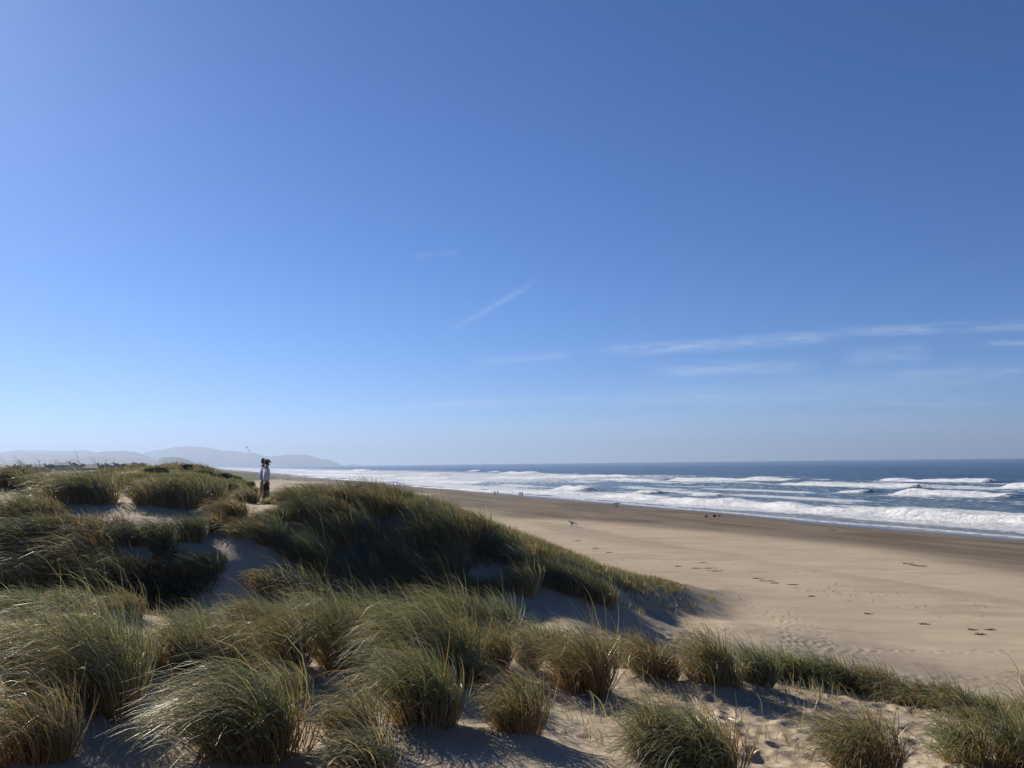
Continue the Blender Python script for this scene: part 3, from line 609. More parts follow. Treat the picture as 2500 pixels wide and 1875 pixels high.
# --- shaded bank, right half -----------------------------------------------------------
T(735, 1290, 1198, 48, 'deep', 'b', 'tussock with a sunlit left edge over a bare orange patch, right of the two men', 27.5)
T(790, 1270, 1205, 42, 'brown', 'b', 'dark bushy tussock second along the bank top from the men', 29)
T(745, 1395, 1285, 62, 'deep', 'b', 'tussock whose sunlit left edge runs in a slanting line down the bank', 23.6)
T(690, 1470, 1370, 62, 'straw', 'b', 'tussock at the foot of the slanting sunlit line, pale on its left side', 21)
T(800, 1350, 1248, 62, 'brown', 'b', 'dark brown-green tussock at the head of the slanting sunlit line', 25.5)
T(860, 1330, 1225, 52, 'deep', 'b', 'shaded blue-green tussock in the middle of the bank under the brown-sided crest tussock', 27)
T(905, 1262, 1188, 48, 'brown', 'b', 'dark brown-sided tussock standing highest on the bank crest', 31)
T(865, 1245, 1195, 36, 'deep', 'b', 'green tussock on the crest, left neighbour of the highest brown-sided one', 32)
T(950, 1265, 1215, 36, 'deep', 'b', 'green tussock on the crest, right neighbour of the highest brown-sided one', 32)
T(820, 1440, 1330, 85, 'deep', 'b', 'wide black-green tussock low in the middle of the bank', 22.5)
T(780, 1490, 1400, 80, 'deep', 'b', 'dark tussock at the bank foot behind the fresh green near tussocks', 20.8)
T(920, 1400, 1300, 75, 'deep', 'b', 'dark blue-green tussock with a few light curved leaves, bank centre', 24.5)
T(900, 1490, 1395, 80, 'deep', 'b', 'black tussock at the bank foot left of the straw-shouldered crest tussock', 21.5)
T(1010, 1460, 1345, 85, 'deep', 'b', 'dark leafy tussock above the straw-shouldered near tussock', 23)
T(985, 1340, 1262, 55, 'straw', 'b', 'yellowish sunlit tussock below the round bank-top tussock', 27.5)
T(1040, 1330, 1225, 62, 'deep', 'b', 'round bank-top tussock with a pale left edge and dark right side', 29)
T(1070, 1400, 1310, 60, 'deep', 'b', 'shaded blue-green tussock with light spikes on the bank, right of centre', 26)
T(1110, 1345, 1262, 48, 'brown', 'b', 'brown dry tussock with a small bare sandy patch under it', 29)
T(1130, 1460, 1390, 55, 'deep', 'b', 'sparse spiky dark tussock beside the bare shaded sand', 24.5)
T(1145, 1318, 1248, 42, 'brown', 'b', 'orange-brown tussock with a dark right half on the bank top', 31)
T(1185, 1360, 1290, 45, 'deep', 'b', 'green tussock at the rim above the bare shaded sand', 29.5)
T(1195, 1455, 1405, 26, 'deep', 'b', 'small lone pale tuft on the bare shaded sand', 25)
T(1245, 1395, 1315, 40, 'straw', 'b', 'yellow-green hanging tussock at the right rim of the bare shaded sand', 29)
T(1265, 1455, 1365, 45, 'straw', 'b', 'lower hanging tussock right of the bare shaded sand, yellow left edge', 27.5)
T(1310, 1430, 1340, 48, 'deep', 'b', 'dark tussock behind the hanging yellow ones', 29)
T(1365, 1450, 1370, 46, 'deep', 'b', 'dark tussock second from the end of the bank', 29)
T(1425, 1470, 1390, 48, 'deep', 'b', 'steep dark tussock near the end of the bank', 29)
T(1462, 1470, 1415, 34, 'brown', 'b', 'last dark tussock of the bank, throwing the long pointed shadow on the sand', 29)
T(690, 1240, 1190, 34, 'green', 'r', 'rounded tussock on the ridge crest behind the one with the orange patch', 32)
T(770, 1235, 1192, 40, 'green', 'r', 'domed tussock on the ridge crest above the dark bushy second one', 32.5)
T(830, 1235, 1190, 36, 'brown', 'r', 'brownish domed tussock on the crest, two left of the highest brown-sided one', 32.5)
T(1000, 1285, 1225, 40, 'green', 'r', 'domed tussock behind the round bank-top one, pale on its left', 31.5)
T(1085, 1300, 1250, 40, 'straw', 'r', 'straw-sided domed tussock on the ridge between the round one and the dry one', 32)
T(1225, 1345, 1298, 36, 'green', 'r', 'domed tussock on the ridge just below the twigs', 32.5)
T(1300, 1372, 1325, 36, 'brown', 'r', 'olive domed tussock half way down the falling ridge', 32)
# --- ridge towards the beach -------------------------------------------------------------
T(720, 1215, 1185, 32, 'green', 'r', 'low green tussock on the ridge just right of the two men', 36)
T(770, 1212, 1183, 34, 'green', 'r', 'low tussock on the ridge where it starts to fall, against the beach', 36)
T(820, 1220, 1192, 34, 'blue', 'r', 'low tussock on the falling ridge, left of the highest brown-sided one', 36)
T(1000, 1262, 1215, 38, 'green', 'r', 'tussock on the ridge skyline with spiky top against the beach', 34)
T(1060, 1272, 1238, 36, 'green', 'r', 'tussock on the ridge skyline above the round bank-top one', 35)
T(1115, 1285, 1252, 34, 'green', 'r', 'tussock on the ridge skyline left of the orange-brown one', 35)
T(1190, 1310, 1275, 34, 'green', 'r', 'tussock on the ridge skyline by the bent twig', 35)
def resolve_tussocks():
    out = []
    for i, (px, py, top, hw, kind, g, label, d, seed) in enumerate(TUSS):
        h0 = hit(px, min(py, 1990)) if d is None or g in 'br' else None
        if h0 and (d is None or h0.y < 44):
            p = h0
        else:
            p = pix(px, py, d); p.z = gz(p.x, p.y)
        dist = math.hypot(p.x, p.y)
        tp = pix(px, top, p.y); H = max(.28, min(1.4, (tp.z - p.z) * ((.97 if d else 1.10) if g == 'f' else .94 if (g == 'b' and py > 1350) else 1.1 if g in 'br' else 1))); Rad = hw / 1944 * p.y * (1.04 if g == 'b' else 1)
        out.append((p, H, Rad, dist, kind, g, label, 100 + i))
        MOUNDS.append((p.x, p.y, max(.25, Rad * .95), .10 * min(1, H) + .03))
    return out
def build_tussocks(res):
    for p, H, Rad, dist, kind, g, label, seed in res:
        me = tussock_mesh('marram_tussock', H, Rad, dist, kind, seed)
        o = link('marram_tussock', me, None); o.location = (p.x, p.y, p.z + .05)
        tag(o, label, 'grass tussock', TGROUPS[g])

# ------------------------------------------------------------------ loose grass nobody could count
def scatter(name, pts, hts, kind, wid, seed, nb=5, deadp=.25, seg=3, bend=.8):
    """small tufts of nb leaves at every point, all in one mesh"""
    r = np.random.default_rng(seed); P = np.repeat(pts, nb, 0); h = np.repeat(hts, nb); n = len(P)
    P = P + r.normal(0, 1, (n, 3)) * (h * .18)[:, None] * [1, 1, 0]; P[:, 2] -= .03
    lean = r.normal(0, .32, (n, 3)) * [1, 1, 0]
    V, Q, cc = blades(n, P, np.tile(np.array([0, 0, 1.0]), (n, 1)), h * r.uniform(.5, 1.15, n), wid * r.uniform(.7, 1.3, n), r.normal(bend, .4, n).clip(.1, 2), lean,
                      np.where(r.random(n) < deadp, r.uniform(.6, 1, n), r.uniform(0, .25, n)), seg=seg, r=r, windvar=.5)
    me = np_mesh(name, V, Q, {'blade': cc}); me.materials.append(GM[kind]); return tag(link(name, me, None), kind='stuff')
def in_poly(x, y, poly):
    c = np.zeros(len(x), bool); n = len(poly)
    for i in range(n):
        (xa, ya), (xb, yb) = poly[i], poly[(i + 1) % n]
        k = ((ya > y) != (yb > y)) & (x < (xb - xa) * (y - ya) / (yb - ya + 1e-12) + xa); c ^= k
    return c
def area_points(outline, n, seed, clump=.0, cs=2.0):
    """random ground points inside an outline traced on the ground through picture pixels (px, py, d)"""
    r = np.random.default_rng(seed); poly = [(v.x, v.y) for v in (pix(*o) if len(o) == 3 else hit(*o) for o in outline)]
    xs = [p[0] for p in poly]; ys = [p[1] for p in poly]
    x = r.uniform(min(xs), max(xs), n * 4); y = r.uniform(min(ys), max(ys), n * 4); k = in_poly(x, y, poly)
    if clump: k &= fbm(x / cs, y / cs, seed, 3) > clump - .25
    x, y = x[k][:n], y[k][:n]
    return np.stack([x, y, ground(x, y)], -1)
def build_loose_grass():
    r = np.random.default_rng(5)
    # thick green sward on the beach side of the ridge, thinning out down the sand
    p = area_points([(980, 1212, 39), (1150, 1260, 38), (1300, 1310, 37.5), (1480, 1375, 38), (1560, 1425, 38), (1440, 1415, 33), (1330, 1390, 31), (1200, 1345, 31.5), (1080, 1290, 32)], 3800, 1)
    scatter('dune_grass', p, r.uniform(.2, .48, len(p)), 'green', .017, 2, nb=7, deadp=.2)
    p = area_points([(650, 1200, 36), (760, 1190, 42), (860, 1190, 40), (1000, 1215, 39), (1080, 1290, 32), (900, 1262, 31), (760, 1230, 30)], 1300, 30, .24, 1.6)
    scatter('dune_grass', p, r.uniform(.12, .34, len(p)), 'green', .017, 31, nb=7, deadp=.25)
    p = area_points([(1240, 1360, 31), (1440, 1385, 36), (1660, 1420, 50), (1760, 1445, 52), (1680, 1475, 40), (1560, 1500, 30), (1490, 1470, 29), (1400, 1410, 30)], 1100, 3, .30, 1.2)
    scatter('dune_grass', p, r.uniform(.14, .36, len(p)), 'green', .018, 4, nb=6)
    p = area_points([(1250, 1310, 36.8), (1400, 1362, 39.5), (1500, 1393, 42.5), (1600, 1415, 47.5), (1700, 1432, 56), (1640, 1455, 43), (1560, 1450, 37), (1440, 1410, 33), (1330, 1385, 31)], 3600, 33, .14, 1.5)
    scatter('dune_grass', p, r.uniform(.15, .45, len(p)) * sstep(62, 40, np.hypot(p[:, 0], p[:, 1])), 'green', .02, 34, nb=6)
    # fill between the tussocks of the shaded bank
    p = area_points([(640, 1470, 20.5), (700, 1340, 24), (720, 1250, 28), (900, 1230, 31), (1100, 1280, 31), (1230, 1350, 30), (1215, 1395, 28), (1130, 1385, 27), (1110, 1470, 23.5), (1000, 1500, 21.5), (800, 1500, 20)], 2600, 6)
    scatter('bank_grass', p, r.uniform(.3, .8, len(p)), 'deep', .019, 7, nb=8, deadp=.2, bend=1.2)  # leaf colour has the bank's shade painted in
    p = area_points([(-30, 1500, 18.5), (-30, 1330, 22.5), (160, 1320, 22.5), (330, 1320, 22), (420, 1345, 21), (520, 1420, 20), (500, 1480, 19), (300, 1500, 18.5)], 700, 8)
    scatter('bank_grass', p, r.uniform(.2, .5, len(p)), 'brown', .016, 9, nb=6, deadp=.45)
    p = area_points([(1210, 1375, 29), (1440, 1400, 31.5), (1500, 1440, 30.5), (1490, 1485, 28.5), (1380, 1462, 28), (1260, 1440, 27)], 1100, 10)
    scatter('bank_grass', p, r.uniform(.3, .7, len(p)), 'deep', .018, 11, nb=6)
    # wisps and dry litter on the near sand
    p = area_points([(0, 1875), (2490, 1872), (2400, 1770), (2100, 1700, 9.5), (1700, 1640, 10), (1000, 1530, 11), (0, 1480, 11.5)], 1000, 12, .25, .6)
    scatter('beach_wisps', p, r.uniform(.08, .40, len(p)), 'straw', .006, 13, nb=4, deadp=.45, seg=5, bend=1.3)
    p = area_points([(250, 1520, 10.2), (620, 1530, 10.2), (640, 1490, 11.2), (250, 1480, 11.2)], 60, 14)
    scatter('beach_wisps', p, r.uniform(.2, .6, len(p)), 'green', .006, 15, nb=3, seg=5)
    p = area_points([(-40, 1320, 22.5), (-40, 1180, 34), (280, 1185, 40), (560, 1195, 36), (640, 1215, 32), (630, 1290, 25), (450, 1330, 22), (150, 1340, 22)], 420, 16, .30, 1.5)
    scatter('beach_wisps', p, r.uniform(.10, .35, len(p)), 'straw', .014, 17, nb=5)
    # thin litter of weed and stems left along the beach by the last high water
    L = [(1330, 1317), (1480, 1350), (1640, 1380), (1760, 1396), (1880, 1420), (1990, 1436), (2200, 1466), (2420, 1500)]; Q = [hit(*q) for q in L]; r3 = np.random.default_rng(77); n = 420
    i = r3.integers(0, len(Q) - 1, n); f = r3.random(n); sp = np.abs(r3.normal(0, 1.6, n)) * np.sign(r3.normal(0, 1, n))
    x = np.array([Q[a].x + (Q[a + 1].x - Q[a].x) * b for a, b in zip(i, f)]) + sp * .8; y = np.array([Q[a].y + (Q[a + 1].y - Q[a].y) * b for a, b in zip(i, f)]) + sp
    k = fbm(x / 3, y / 3, 55, 3) > -.02; x, y = x[k], y[k]
    scatter('beach_litter', np.stack([x, y, ground(x, y)], -1), r3.uniform(.05, .22, len(x)), 'brown', .03, 78, nb=4, deadp=1, bend=1.9)
    # scrub on the dunes behind
    p = area_points([(-200, 1165, 60), (-200, 1150, 110), (450, 1139, 140), (470, 1140, 92), (520, 1145, 84), (600, 1172, 80), (640, 1185, 68), (560, 1200, 45), (420, 1190, 50), (200, 1190, 46), (0, 1185, 44)], 15000, 18, .20, 6)
    scatter('dune_scrub', p, np.clip(.10 + 1.5 * (fbm(p[:, 0] / 3.5, p[:, 1] / 3.5, 71, 3) + .08), .08, .75) * r.uniform(.7, 1.2, len(p)), 'green', .055, 19, nb=7, deadp=.2, bend=1.1)
    p = area_points([(560, 1160, 78), (640, 1180, 80), (760, 1195, 60), (700, 1205, 45), (600, 1205, 42)], 2600, 28, .12, 3)
    scatter('dune_scrub', p, r.uniform(.15, .5, len(p)), 'green', .04, 29, nb=6, deadp=.2)
    p = area_points([(-200, 1165, 60), (0, 1150, 90), (400, 1143, 85), (600, 1175, 78), (500, 1195, 50), (0, 1185, 48)], 1600, 20, .26, 5)
    scatter('dune_scrub', p, r.uniform(.1, .4, len(p)), 'straw', .045, 21, nb=6, deadp=.5)
# ------------------------------------------------------------------ bodies grown over a skeleton
def skin(name, nodes, edges, mat, parent=None, root=None, sub=2, smooth=.4):
    """nodes {key: (x, y, z, rx[, ry])}; one continuous tapering surface over the joints"""
    keys = list(nodes); ix = {k: i for i, k in enumerate(keys)}
    me = bpy.data.meshes.new(name); me.from_pydata([nodes[k][:3] for k in keys], [(ix[a], ix[b]) for a, b in edges], [])
    o = link(name, me, mat, parent); m = o.modifiers.new('skin', 'SKIN'); m.use_smooth_shade = True; m.branch_smoothing = smooth
    seen, adj = set(), {k: [] for k in keys}
    for a, b in edges: adj[a].append(b); adj[b].append(a)
    for i, k in enumerate(keys):
        v = me.skin_vertices[0].data[i]; q = nodes[k]; v.radius = (q[3], q[4] if len(q) > 4 else q[3]); v.use_root = False
    order = ([root] if root else []) + keys
    for k in order:
        if k in seen: continue
        me.skin_vertices[0].data[ix[k]].use_root = True; st = [k]
        while st:
            c = st.pop()
            if c in seen: continue
            seen.add(c); st += adj[c]
    if sub:
        s = o.modifiers.new('round', 'SUBSURF'); s.levels = sub; s.render_levels = sub
    return o
def chain(nodes, edges, pts, start=None, key='c'):
    prev = start
    for i, p in enumerate(pts):
        k = f'{key}{len(nodes)}'; nodes[k] = p
        if prev: edges.append((prev, k))
        prev = k
    return prev
def swing(hip, ang, l1, l2, bendk):
    """knee and ankle of a leg swung forward by ang (radians, + forward), knee bent by bendk"""
    k = (hip[0], hip[1] + math.sin(ang) * l1, hip[2] - math.cos(ang) * l1); a2 = ang - bendk
    return k, (hip[0], k[1] + math.sin(a2) * l2, k[2] - math.cos(a2) * l2)
SK = {}
def cloth(col, rough=.9):
    k = tuple(col)
    if k not in SK: SK[k] = plain('cloth', col, rough, .18, 30, .3)
    return SK[k]
SKINC = (.42, .23, .15)
def person(label, loc, rz, H=1.8, top=(.3, .3, .3), legs=(.05, .05, .06), hair=(.05, .03, .02), stride=0.0, shorts=False, sleeves=True, cap=None, beard=False, hem=None, board=False, group=None, detail=2, arm=.10):
    root = empty('person', loc, rz); tag(root, label, 'person', group); s = H / 1.8; root.scale = (s, s, s)
    skinm = plain('skin', SKINC, .6, .08, 12, .05) if 'skin' not in SK else SK['skin']; SK['skin'] = skinm
    N, E = {}, []
    N.update(pel=(0, 0, .95, .12, .095), wst=(0, -.01, 1.10, .115, .085), chs=(0, -.015, 1.31, .145, .10), nkb=(0, -.02, 1.47, .07, .065), nk=(0, .0, 1.54, .052, .056),
             hd0=(0, .022, 1.61, .060, .074), hd1=(0, .02, 1.69, .076, .096), hd2=(0, .008, 1.755, .058, .072), nose=(0, .118, 1.655, .013, .02), brow=(0, .085, 1.665, .04, .03))
    E += [('pel', 'wst'), ('wst', 'chs'), ('chs', 'nkb'), ('nkb', 'nk'), ('nk', 'hd0'), ('hd0', 'hd1'), ('hd1', 'hd2'), ('hd0', 'brow'), ('brow', 'nose')]
    legpts, armpts = {}, {}
    for sd, nm in ((-1, 'l'), (1, 'r')):
        hp = (.09 * sd, 0, .92); st = stride * sd
        kn, an = swing((.10 * sd, 0, .92), st, .43, .41, .12 + abs(stride) * (.9 if st < 0 else .15))
        legpts[nm] = (hp, kn, an)
        N[f'hp{nm}'] = (*hp, .088); N[f'kn{nm}'] = (*kn, .056); N[f'cf{nm}'] = ((kn[0] + an[0]) / 2, (kn[1] + an[1]) / 2 - .02, (kn[2] + an[2]) / 2 + .05, .055); N[f'an{nm}'] = (*an, .036); N[f'ft{nm}'] = (an[0] + .02 * sd, an[1] + .08, an[2] - .055, .036, .028); N[f'to{nm}'] = (an[0] + .03 * sd, an[1] + .17, an[2] - .07, .032, .018)
        E += [('pel', f'hp{nm}'), (f'hp{nm}', f'kn{nm}'), (f'kn{nm}', f'cf{nm}'), (f'cf{nm}', f'an{nm}'), (f'an{nm}', f'ft{nm}'), (f'ft{nm}', f'to{nm}')]
        sh = (.175 * sd, -.02, 1.425); sw = -st * .8
        if board and sd == 1: el, wr = (.25, -.07, 1.17), (.27, .10, .98)
        else:
            el = (.215 * sd, -.02 + math.sin(sw) * .27 - .03, 1.425 - math.cos(sw) * .28); wr = (.215 * sd, el[1] + math.sin(sw + .22) * .25, el[2] - math.cos(sw + .22) * .25)
        armpts[nm] = (sh, el, wr)
        N[f'sh{nm}'] = (*sh, .058); N[f'el{nm}'] = (*el, .040); N[f'wr{nm}'] = (*wr, .027)
        pm = (wr[0], wr[1] + .015, wr[2] - .07); N[f'pm{nm}'] = (*pm, .020, .036)
        E += [('chs', f'sh{nm}'), (f'sh{nm}', f'el{nm}'), (f'el{nm}', f'wr{nm}'), (f'wr{nm}', f'pm{nm}')]
        if detail == 2:
            for f in range(4):                                           # four fingers, unequal, slightly curled
                y = pm[1] + .028 - f * .019; L = (.075, .083, .078, .06)[f]; x = pm[0]
                chain(N, E, [(x, y, pm[2] - .02, .009), (x - .006 * sd, y, pm[2] - .05, .0085), (x - .018 * sd, y - .003, pm[2] - .05 - L * .5, .008), (x - .032 * sd, y - .008, pm[2] - .04 - L * .75, .007)], None, f'f{nm}{f}')
            chain(N, E, [(pm[0], pm[1] + .02, pm[2] + .03, .011), (pm[0] - .014 * sd, pm[1] + .05, pm[2] + .005, .010), (pm[0] - .022 * sd, pm[1] + .06, pm[2] - .03, .008)], None, f't{nm}')
            N[f'ear{nm}'] = (.082 * sd, .01, 1.66, .012, .022); N[f'eb{nm}'] = (.07 * sd, .012, 1.645, .012, .016); E += [(f'ear{nm}', f'eb{nm}')]
    skin('body', N, E, skinm, root, 'pel', 2 if detail == 2 else 1)
    # top
    N, E = {}, []
    N.update(b=(0, 0, .895, .165, .15), w=(0, -.01, 1.08, .165, .15), c=(0, -.015, 1.30, .182, .155), n=(0, -.02, 1.46, .09, .085), n2=(0, -.012, 1.50, .075, .078)); E += [('b', 'w'), ('w', 'c'), ('c', 'n'), ('n', 'n2')]
    for nm, sd in (('l', -1), ('r', 1)):
        sh, el, wr = armpts[nm]
        N[f's{nm}'] = (*sh, .078); E.append(('c', f's{nm}'))
        if sleeves:
            N[f'e{nm}'] = (*el, .062); N[f'r{nm}'] = (wr[0], wr[1], wr[2] + .04, .048); E += [(f's{nm}', f'e{nm}'), (f'e{nm}', f'r{nm}')]
        else:
            m = tuple(sh[i] * .35 + el[i] * .65 for i in range(3)); N[f'e{nm}'] = (*m, .066); E.append((f's{nm}', f'e{nm}'))
    skin('sweatshirt' if sleeves else 't_shirt', N, E, cloth(top), root, 'c', 2 if detail == 2 else 1)
    if hem: skin('shirt_hem', {'a': (0, 0, .90, .168, .152), 'b': (0, 0, .835, .166, .150)}, [('a', 'b')], cloth(hem), root, 'a', 2)
    # legwear
    N, E = {'p': (0, 0, .94, .12, .10)}, []
    for nm in 'lr':
        hp, kn, an = legpts[nm]
        N[f'h{nm}'] = (hp[0] * .9, hp[1], hp[2] - .06, .088); N[f'k{nm}'] = (*(kn if not shorts else (kn[0], kn[1], kn[2] + .03)), .073 if not shorts else .092); E += [('p', f'h{nm}'), (f'h{nm}', f'k{nm}')]
        if not shorts: N[f'a{nm}'] = (an[0], an[1], an[2] - .02, .060); E.append((f'k{nm}', f'a{nm}'))
    skin('shorts' if shorts else 'trousers', N, E, cloth(legs), root, 'p', 2 if detail == 2 else 1)
    # hair, beard, cap
    hm = cloth(hair)
    N = {'a': (0, -.035, 1.60, .062, .05), 'b': (0, -.03, 1.69, .078, .078), 'c': (0, .0, 1.755, .068, .08), 'd': (0, .06, 1.775, .05, .04)}
    skin('hair', N, [('a', 'b'), ('b', 'c'), ('c', 'd')], hm, root, 'b', 2 if detail == 2 else 1)
    if beard: skin('beard', {'a': (0, .075, 1.60, .052, .04), 'b': (0, .09, 1.545, .036, .035), 'l': (-.06, .03, 1.61, .02, .03), 'r': (.06, .03, 1.61, .02, .03)}, [('a', 'b'), ('a', 'l'), ('a', 'r')], hm, root, 'a', 2)
    if cap:
        bm = bmesh.new(); bmesh.ops.create_uvsphere(bm, u_segments=20, v_segments=12, radius=1)
        bmesh.ops.bisect_plane(bm, geom=bm.verts[:] + bm.edges[:] + bm.faces[:], plane_co=(0, 0, -.12), plane_no=(0, 0, -1), clear_outer=True)
        for v in bm.verts: v.co = (v.co.x * .098, v.co.y * .118, v.co.z * .085)
        me = bpy.data.meshes.new('cap'); bm.to_mesh(me); bm.free(); me.shade_smooth(); c = link('cap', me, cloth(cap), root); c.location = (0, .012, 1.735)
        bm = bmesh.new(); K = 12; ring = []
        for zz in (0, -.012):
            ring.append([bm.verts.new((math.sin(a) * (.085 if r else .092), (.085 if not r else .175) * math.cos(a) * (1 if r else .95) + .02, zz - (.02 if r else 0) - .012 * abs(math.sin(a)))) for r in (0, 1) for a in [(-1.25 + 2.5 * i / (K - 1)) for i in range(K)]])
        for i in range(K - 1):
            for R_, fl in ((ring[0], 0), (ring[1], 1)):
                f = [R_[i], R_[i + 1], R_[K + i + 1], R_[K + i]]; bm.faces.new(f if not fl else f[::-1])
            bm.faces.new([ring[0][K + i], ring[0][K + i + 1], ring[1][K + i + 1], ring[1][K + i]])
        me = bpy.data.meshes.new('brim'); bm.to_mesh(me); bm.free(); b = link('brim', me, cloth(tuple(v * .8 for v in cap)), c); b.location = (0, .012, -.005)
    return root
def build_people():
    a = hit(640, 1231); d = a.y
    def at(px, dd): v = pix(px, 1230, dd); return Vector((v.x, dd, gz(v.x, dd) + .0))
    b = at(641, d + .25); h = pix(641, 1119, b.y).z - b.z
    person('man with brown hair in blue t-shirt and khaki shorts, half hidden behind the bearded man', b, R(-60), min(1.95, h), (.19, .34, .72), (.23, .17, .10), (.06, .03, .018), shorts=True, sleeves=False, stride=.06)
    a = at(650, d - .75); h = pix(650, 1122, a.y).z - a.z
    person('bearded man in olive cap, light grey sweatshirt and dark trousers on the dune', a, R(-52), min(1.95, h), (.50, .50, .50), (.018, .018, .022), (.03, .018, .012), cap=(.20, .17, .10), beard=True, hem=(.72, .70, .66), stride=.04)
    small = [(1208, 1210.5, 1198, 40, 'navy-topped walker with legs together, left of the first pair by the wash', (.05, .05, .085), (.03, .03, .035), .12),
             (1215.5, 1209, 1199, 35, 'shorter dark walker, right one of the first pair by the wash', (.05, .05, .075), (.035, .035, .04), .2),
             (1269.5, 1212, 1201, 170, 'dark-jacketed walker, left one of the pair nearest the lobed wash edge', (.045, .045, .065), (.04, .04, .04), .2),
             (1275.5, 1213.5, 1202.5, 165, 'dark-jacketed walker slightly closer, right one of the pair nearest the lobed wash edge', (.045, .045, .06), (.05, .045, .04), .15),
             (988.5, 1193, 1185, 60, 'lone dark walker standing at the edge of the white wash', (.05, .045, .05), (.04, .035, .035), .1),
             (847, 1182.5, 1176.5, 60, 'tiny dark walker, left one of the far pair above the ridge grass', (.05, .05, .07), (.04, .04, .04), .1),
             (850.5, 1183, 1177, 60, 'tiny dark walker, right one of the far pair above the ridge grass', (.05, .05, .07), (.04, .04, .04), .1),
             (701.5, 1174, 1169.5, 60, 'barely visible figure on the far sand right of the two men, left of two', (.06, .06, .08), (.05, .05, .05), .1),
             (704.5, 1174, 1169.5, 60, 'barely visible figure on the far sand right of the two men, right of two', (.06, .06, .08), (.05, .05, .05), .1)]
    for px, py, tp, rz, lab, tcol, lcol, st in small:
        p = hit(px, py); h = pix(px, tp, p.y).z - p.z
        person(lab, p, R(rz), max(1.55, min(1.95, h)), tcol, lcol, (.03, .02, .015), stride=st, group='walkers along the water edge', detail=1)
    p = hit(1505.5, 1241.5); h = pix(1505, 1223.5, p.y).z - p.z
    person('surfer in black wetsuit striding along the wash with a white board under the arm', p, R(-80), max(1.6, min(1.95, h)), (.02, .02, .024), (.022, .02, .02), (.03, .02, .015), stride=.30, board=True, detail=1)
    # surfboard carried at the near hip
    bm = bmesh.new(); bmesh.ops.create_uvsphere(bm, u_segments=24, v_segments=14, radius=1)
    for v in bm.verts: v.co = (v.co.x * .035, v.co.y * 1.0 , v.co.z * .27 * (1 - .12 * v.co.y) * (1 - .45 * max(0, v.co.y) ** 3))
    me = bpy.data.meshes.new('surfboard'); bm.to_mesh(me); bm.free(); me.shade_smooth()
    sb = link('surfboard', me, plain('white_gloss_board', (.82, .82, .76), .25, .04, 4, .0)); sb.location = (p.x - .14, p.y - .36, p.z + 1.02); sb.rotation_euler = (R(4), 0, R(-80))
    f = skin('fin', {'a': (0, -.85, -.02, .012, .05), 'b': (-.10, -.93, -.02, .008, .02)}, [('a', 'b')], cloth((.7, .7, .66)), sb, 'a', 1)
    tag(sb, 'white surfboard carried under the arm of the surfer in black', 'surfboard')
    # crouching person beside a bag
    p = hit(1746, 1263.5)
    r = empty('person', p, R(95)); tag(r, 'person crouching low on the wet sand near the wash, pale top and dark trousers', 'person')
    N = dict(pel=(0, 0, .30, .13), wst=(0, .06, .48, .12), chs=(0, .20, .66, .14, .1), nk=(0, .30, .76, .055), h0=(0, .35, .82, .075), h1=(0, .36, .90, .09), h2=(0, .34, .97, .06))
    E = [('pel', 'wst'), ('wst', 'chs'), ('chs', 'nk'), ('nk', 'h0'), ('h0', 'h1'), ('h1', 'h2')]
    for sd, n in ((-1, 'l'), (1, 'r')):
        N.update({f'hp{n}': (.11 * sd, .02, .27, .09), f'kn{n}': (.16 * sd, .40, .44, .06), f'an{n}': (.14 * sd, .18, .08, .04), f'to{n}': (.16 * sd, .36, .04, .032), f'sh{n}': (.18 * sd, .18, .68, .055), f'el{n}': (.20 * sd, .40, .52, .04), f'wr{n}': (.10 * sd, .55, .36, .03), f'pm{n}': (.08 * sd, .60, .30, .03)})
        E += [('pel', f'hp{n}'), (f'hp{n}', f'kn{n}'), (f'kn{n}', f'an{n}'), (f'an{n}', f'to{n}'), ('chs', f'sh{n}'), (f'sh{n}', f'el{n}'), (f'el{n}', f'wr{n}'), (f'wr{n}', f'pm{n}')]
    skin('body', N, E, SK['skin'], r, 'pel', 1)
    skin('sweatshirt', {'w': (0, .05, .44, .15), 'c': (0, .19, .66, .17, .13), 'l': (-.19, .18, .68, .075), 'r': (.19, .18, .68, .075), 'l2': (-.2, .4, .52, .06), 'r2': (.2, .4, .52, .06)}, [('w', 'c'), ('c', 'l'), ('c', 'r'), ('l', 'l2'), ('r', 'r2')], cloth((.36, .33, .33)), r, 'c', 1)
    skin('trousers', {'p': (0, 0, .30, .15), 'l': (-.11, .02, .27, .11), 'r': (.11, .02, .27, .11), 'l2': (-.16, .4, .44, .08), 'r2': (.16, .4, .44, .08), 'l3': (-.14, .2, .1, .06), 'r3': (.14, .2, .1, .06)}, [('p', 'l'), ('p', 'r'), ('l', 'l2'), ('r', 'r2'), ('l2', 'l3'), ('r2', 'r3')], cloth((.025, .02, .024)), r, 'p', 1)
    skin('hair', {'a': (0, .33, .88, .085), 'b': (0, .33, .97, .075)}, [('a', 'b')], cloth((.03, .02, .015)), r, 'a', 1)
    for px, py, lab, L in ((1724.5, 1262.5, 'dark bag lying on the wet sand left of the crouching person', .62), (1756, 1261.5, 'small dark bundle on the wet sand just right of the crouching person', .42)):
        p = hit(px, py); o = skin('beach_bag', {'a': (-L / 2, 0, .10, .12, .10), 'b': (0, .03, .14, .17, .14), 'c': (L / 2, 0, .10, .12, .10)}, [('a', 'b'), ('b', 'c')], cloth((.03, .028, .026)), None, 'b', 2); o.location = p
        h = skin('bag_handle', {'a': (-.12, 0, .24, .015), 'b': (0, .02, .36, .015), 'c': (.12, 0, .24, .015)}, [('a', 'b'), ('b', 'c')], cloth((.05, .045, .04)), o, 'b', 1)
        tag(o, lab, 'bag')
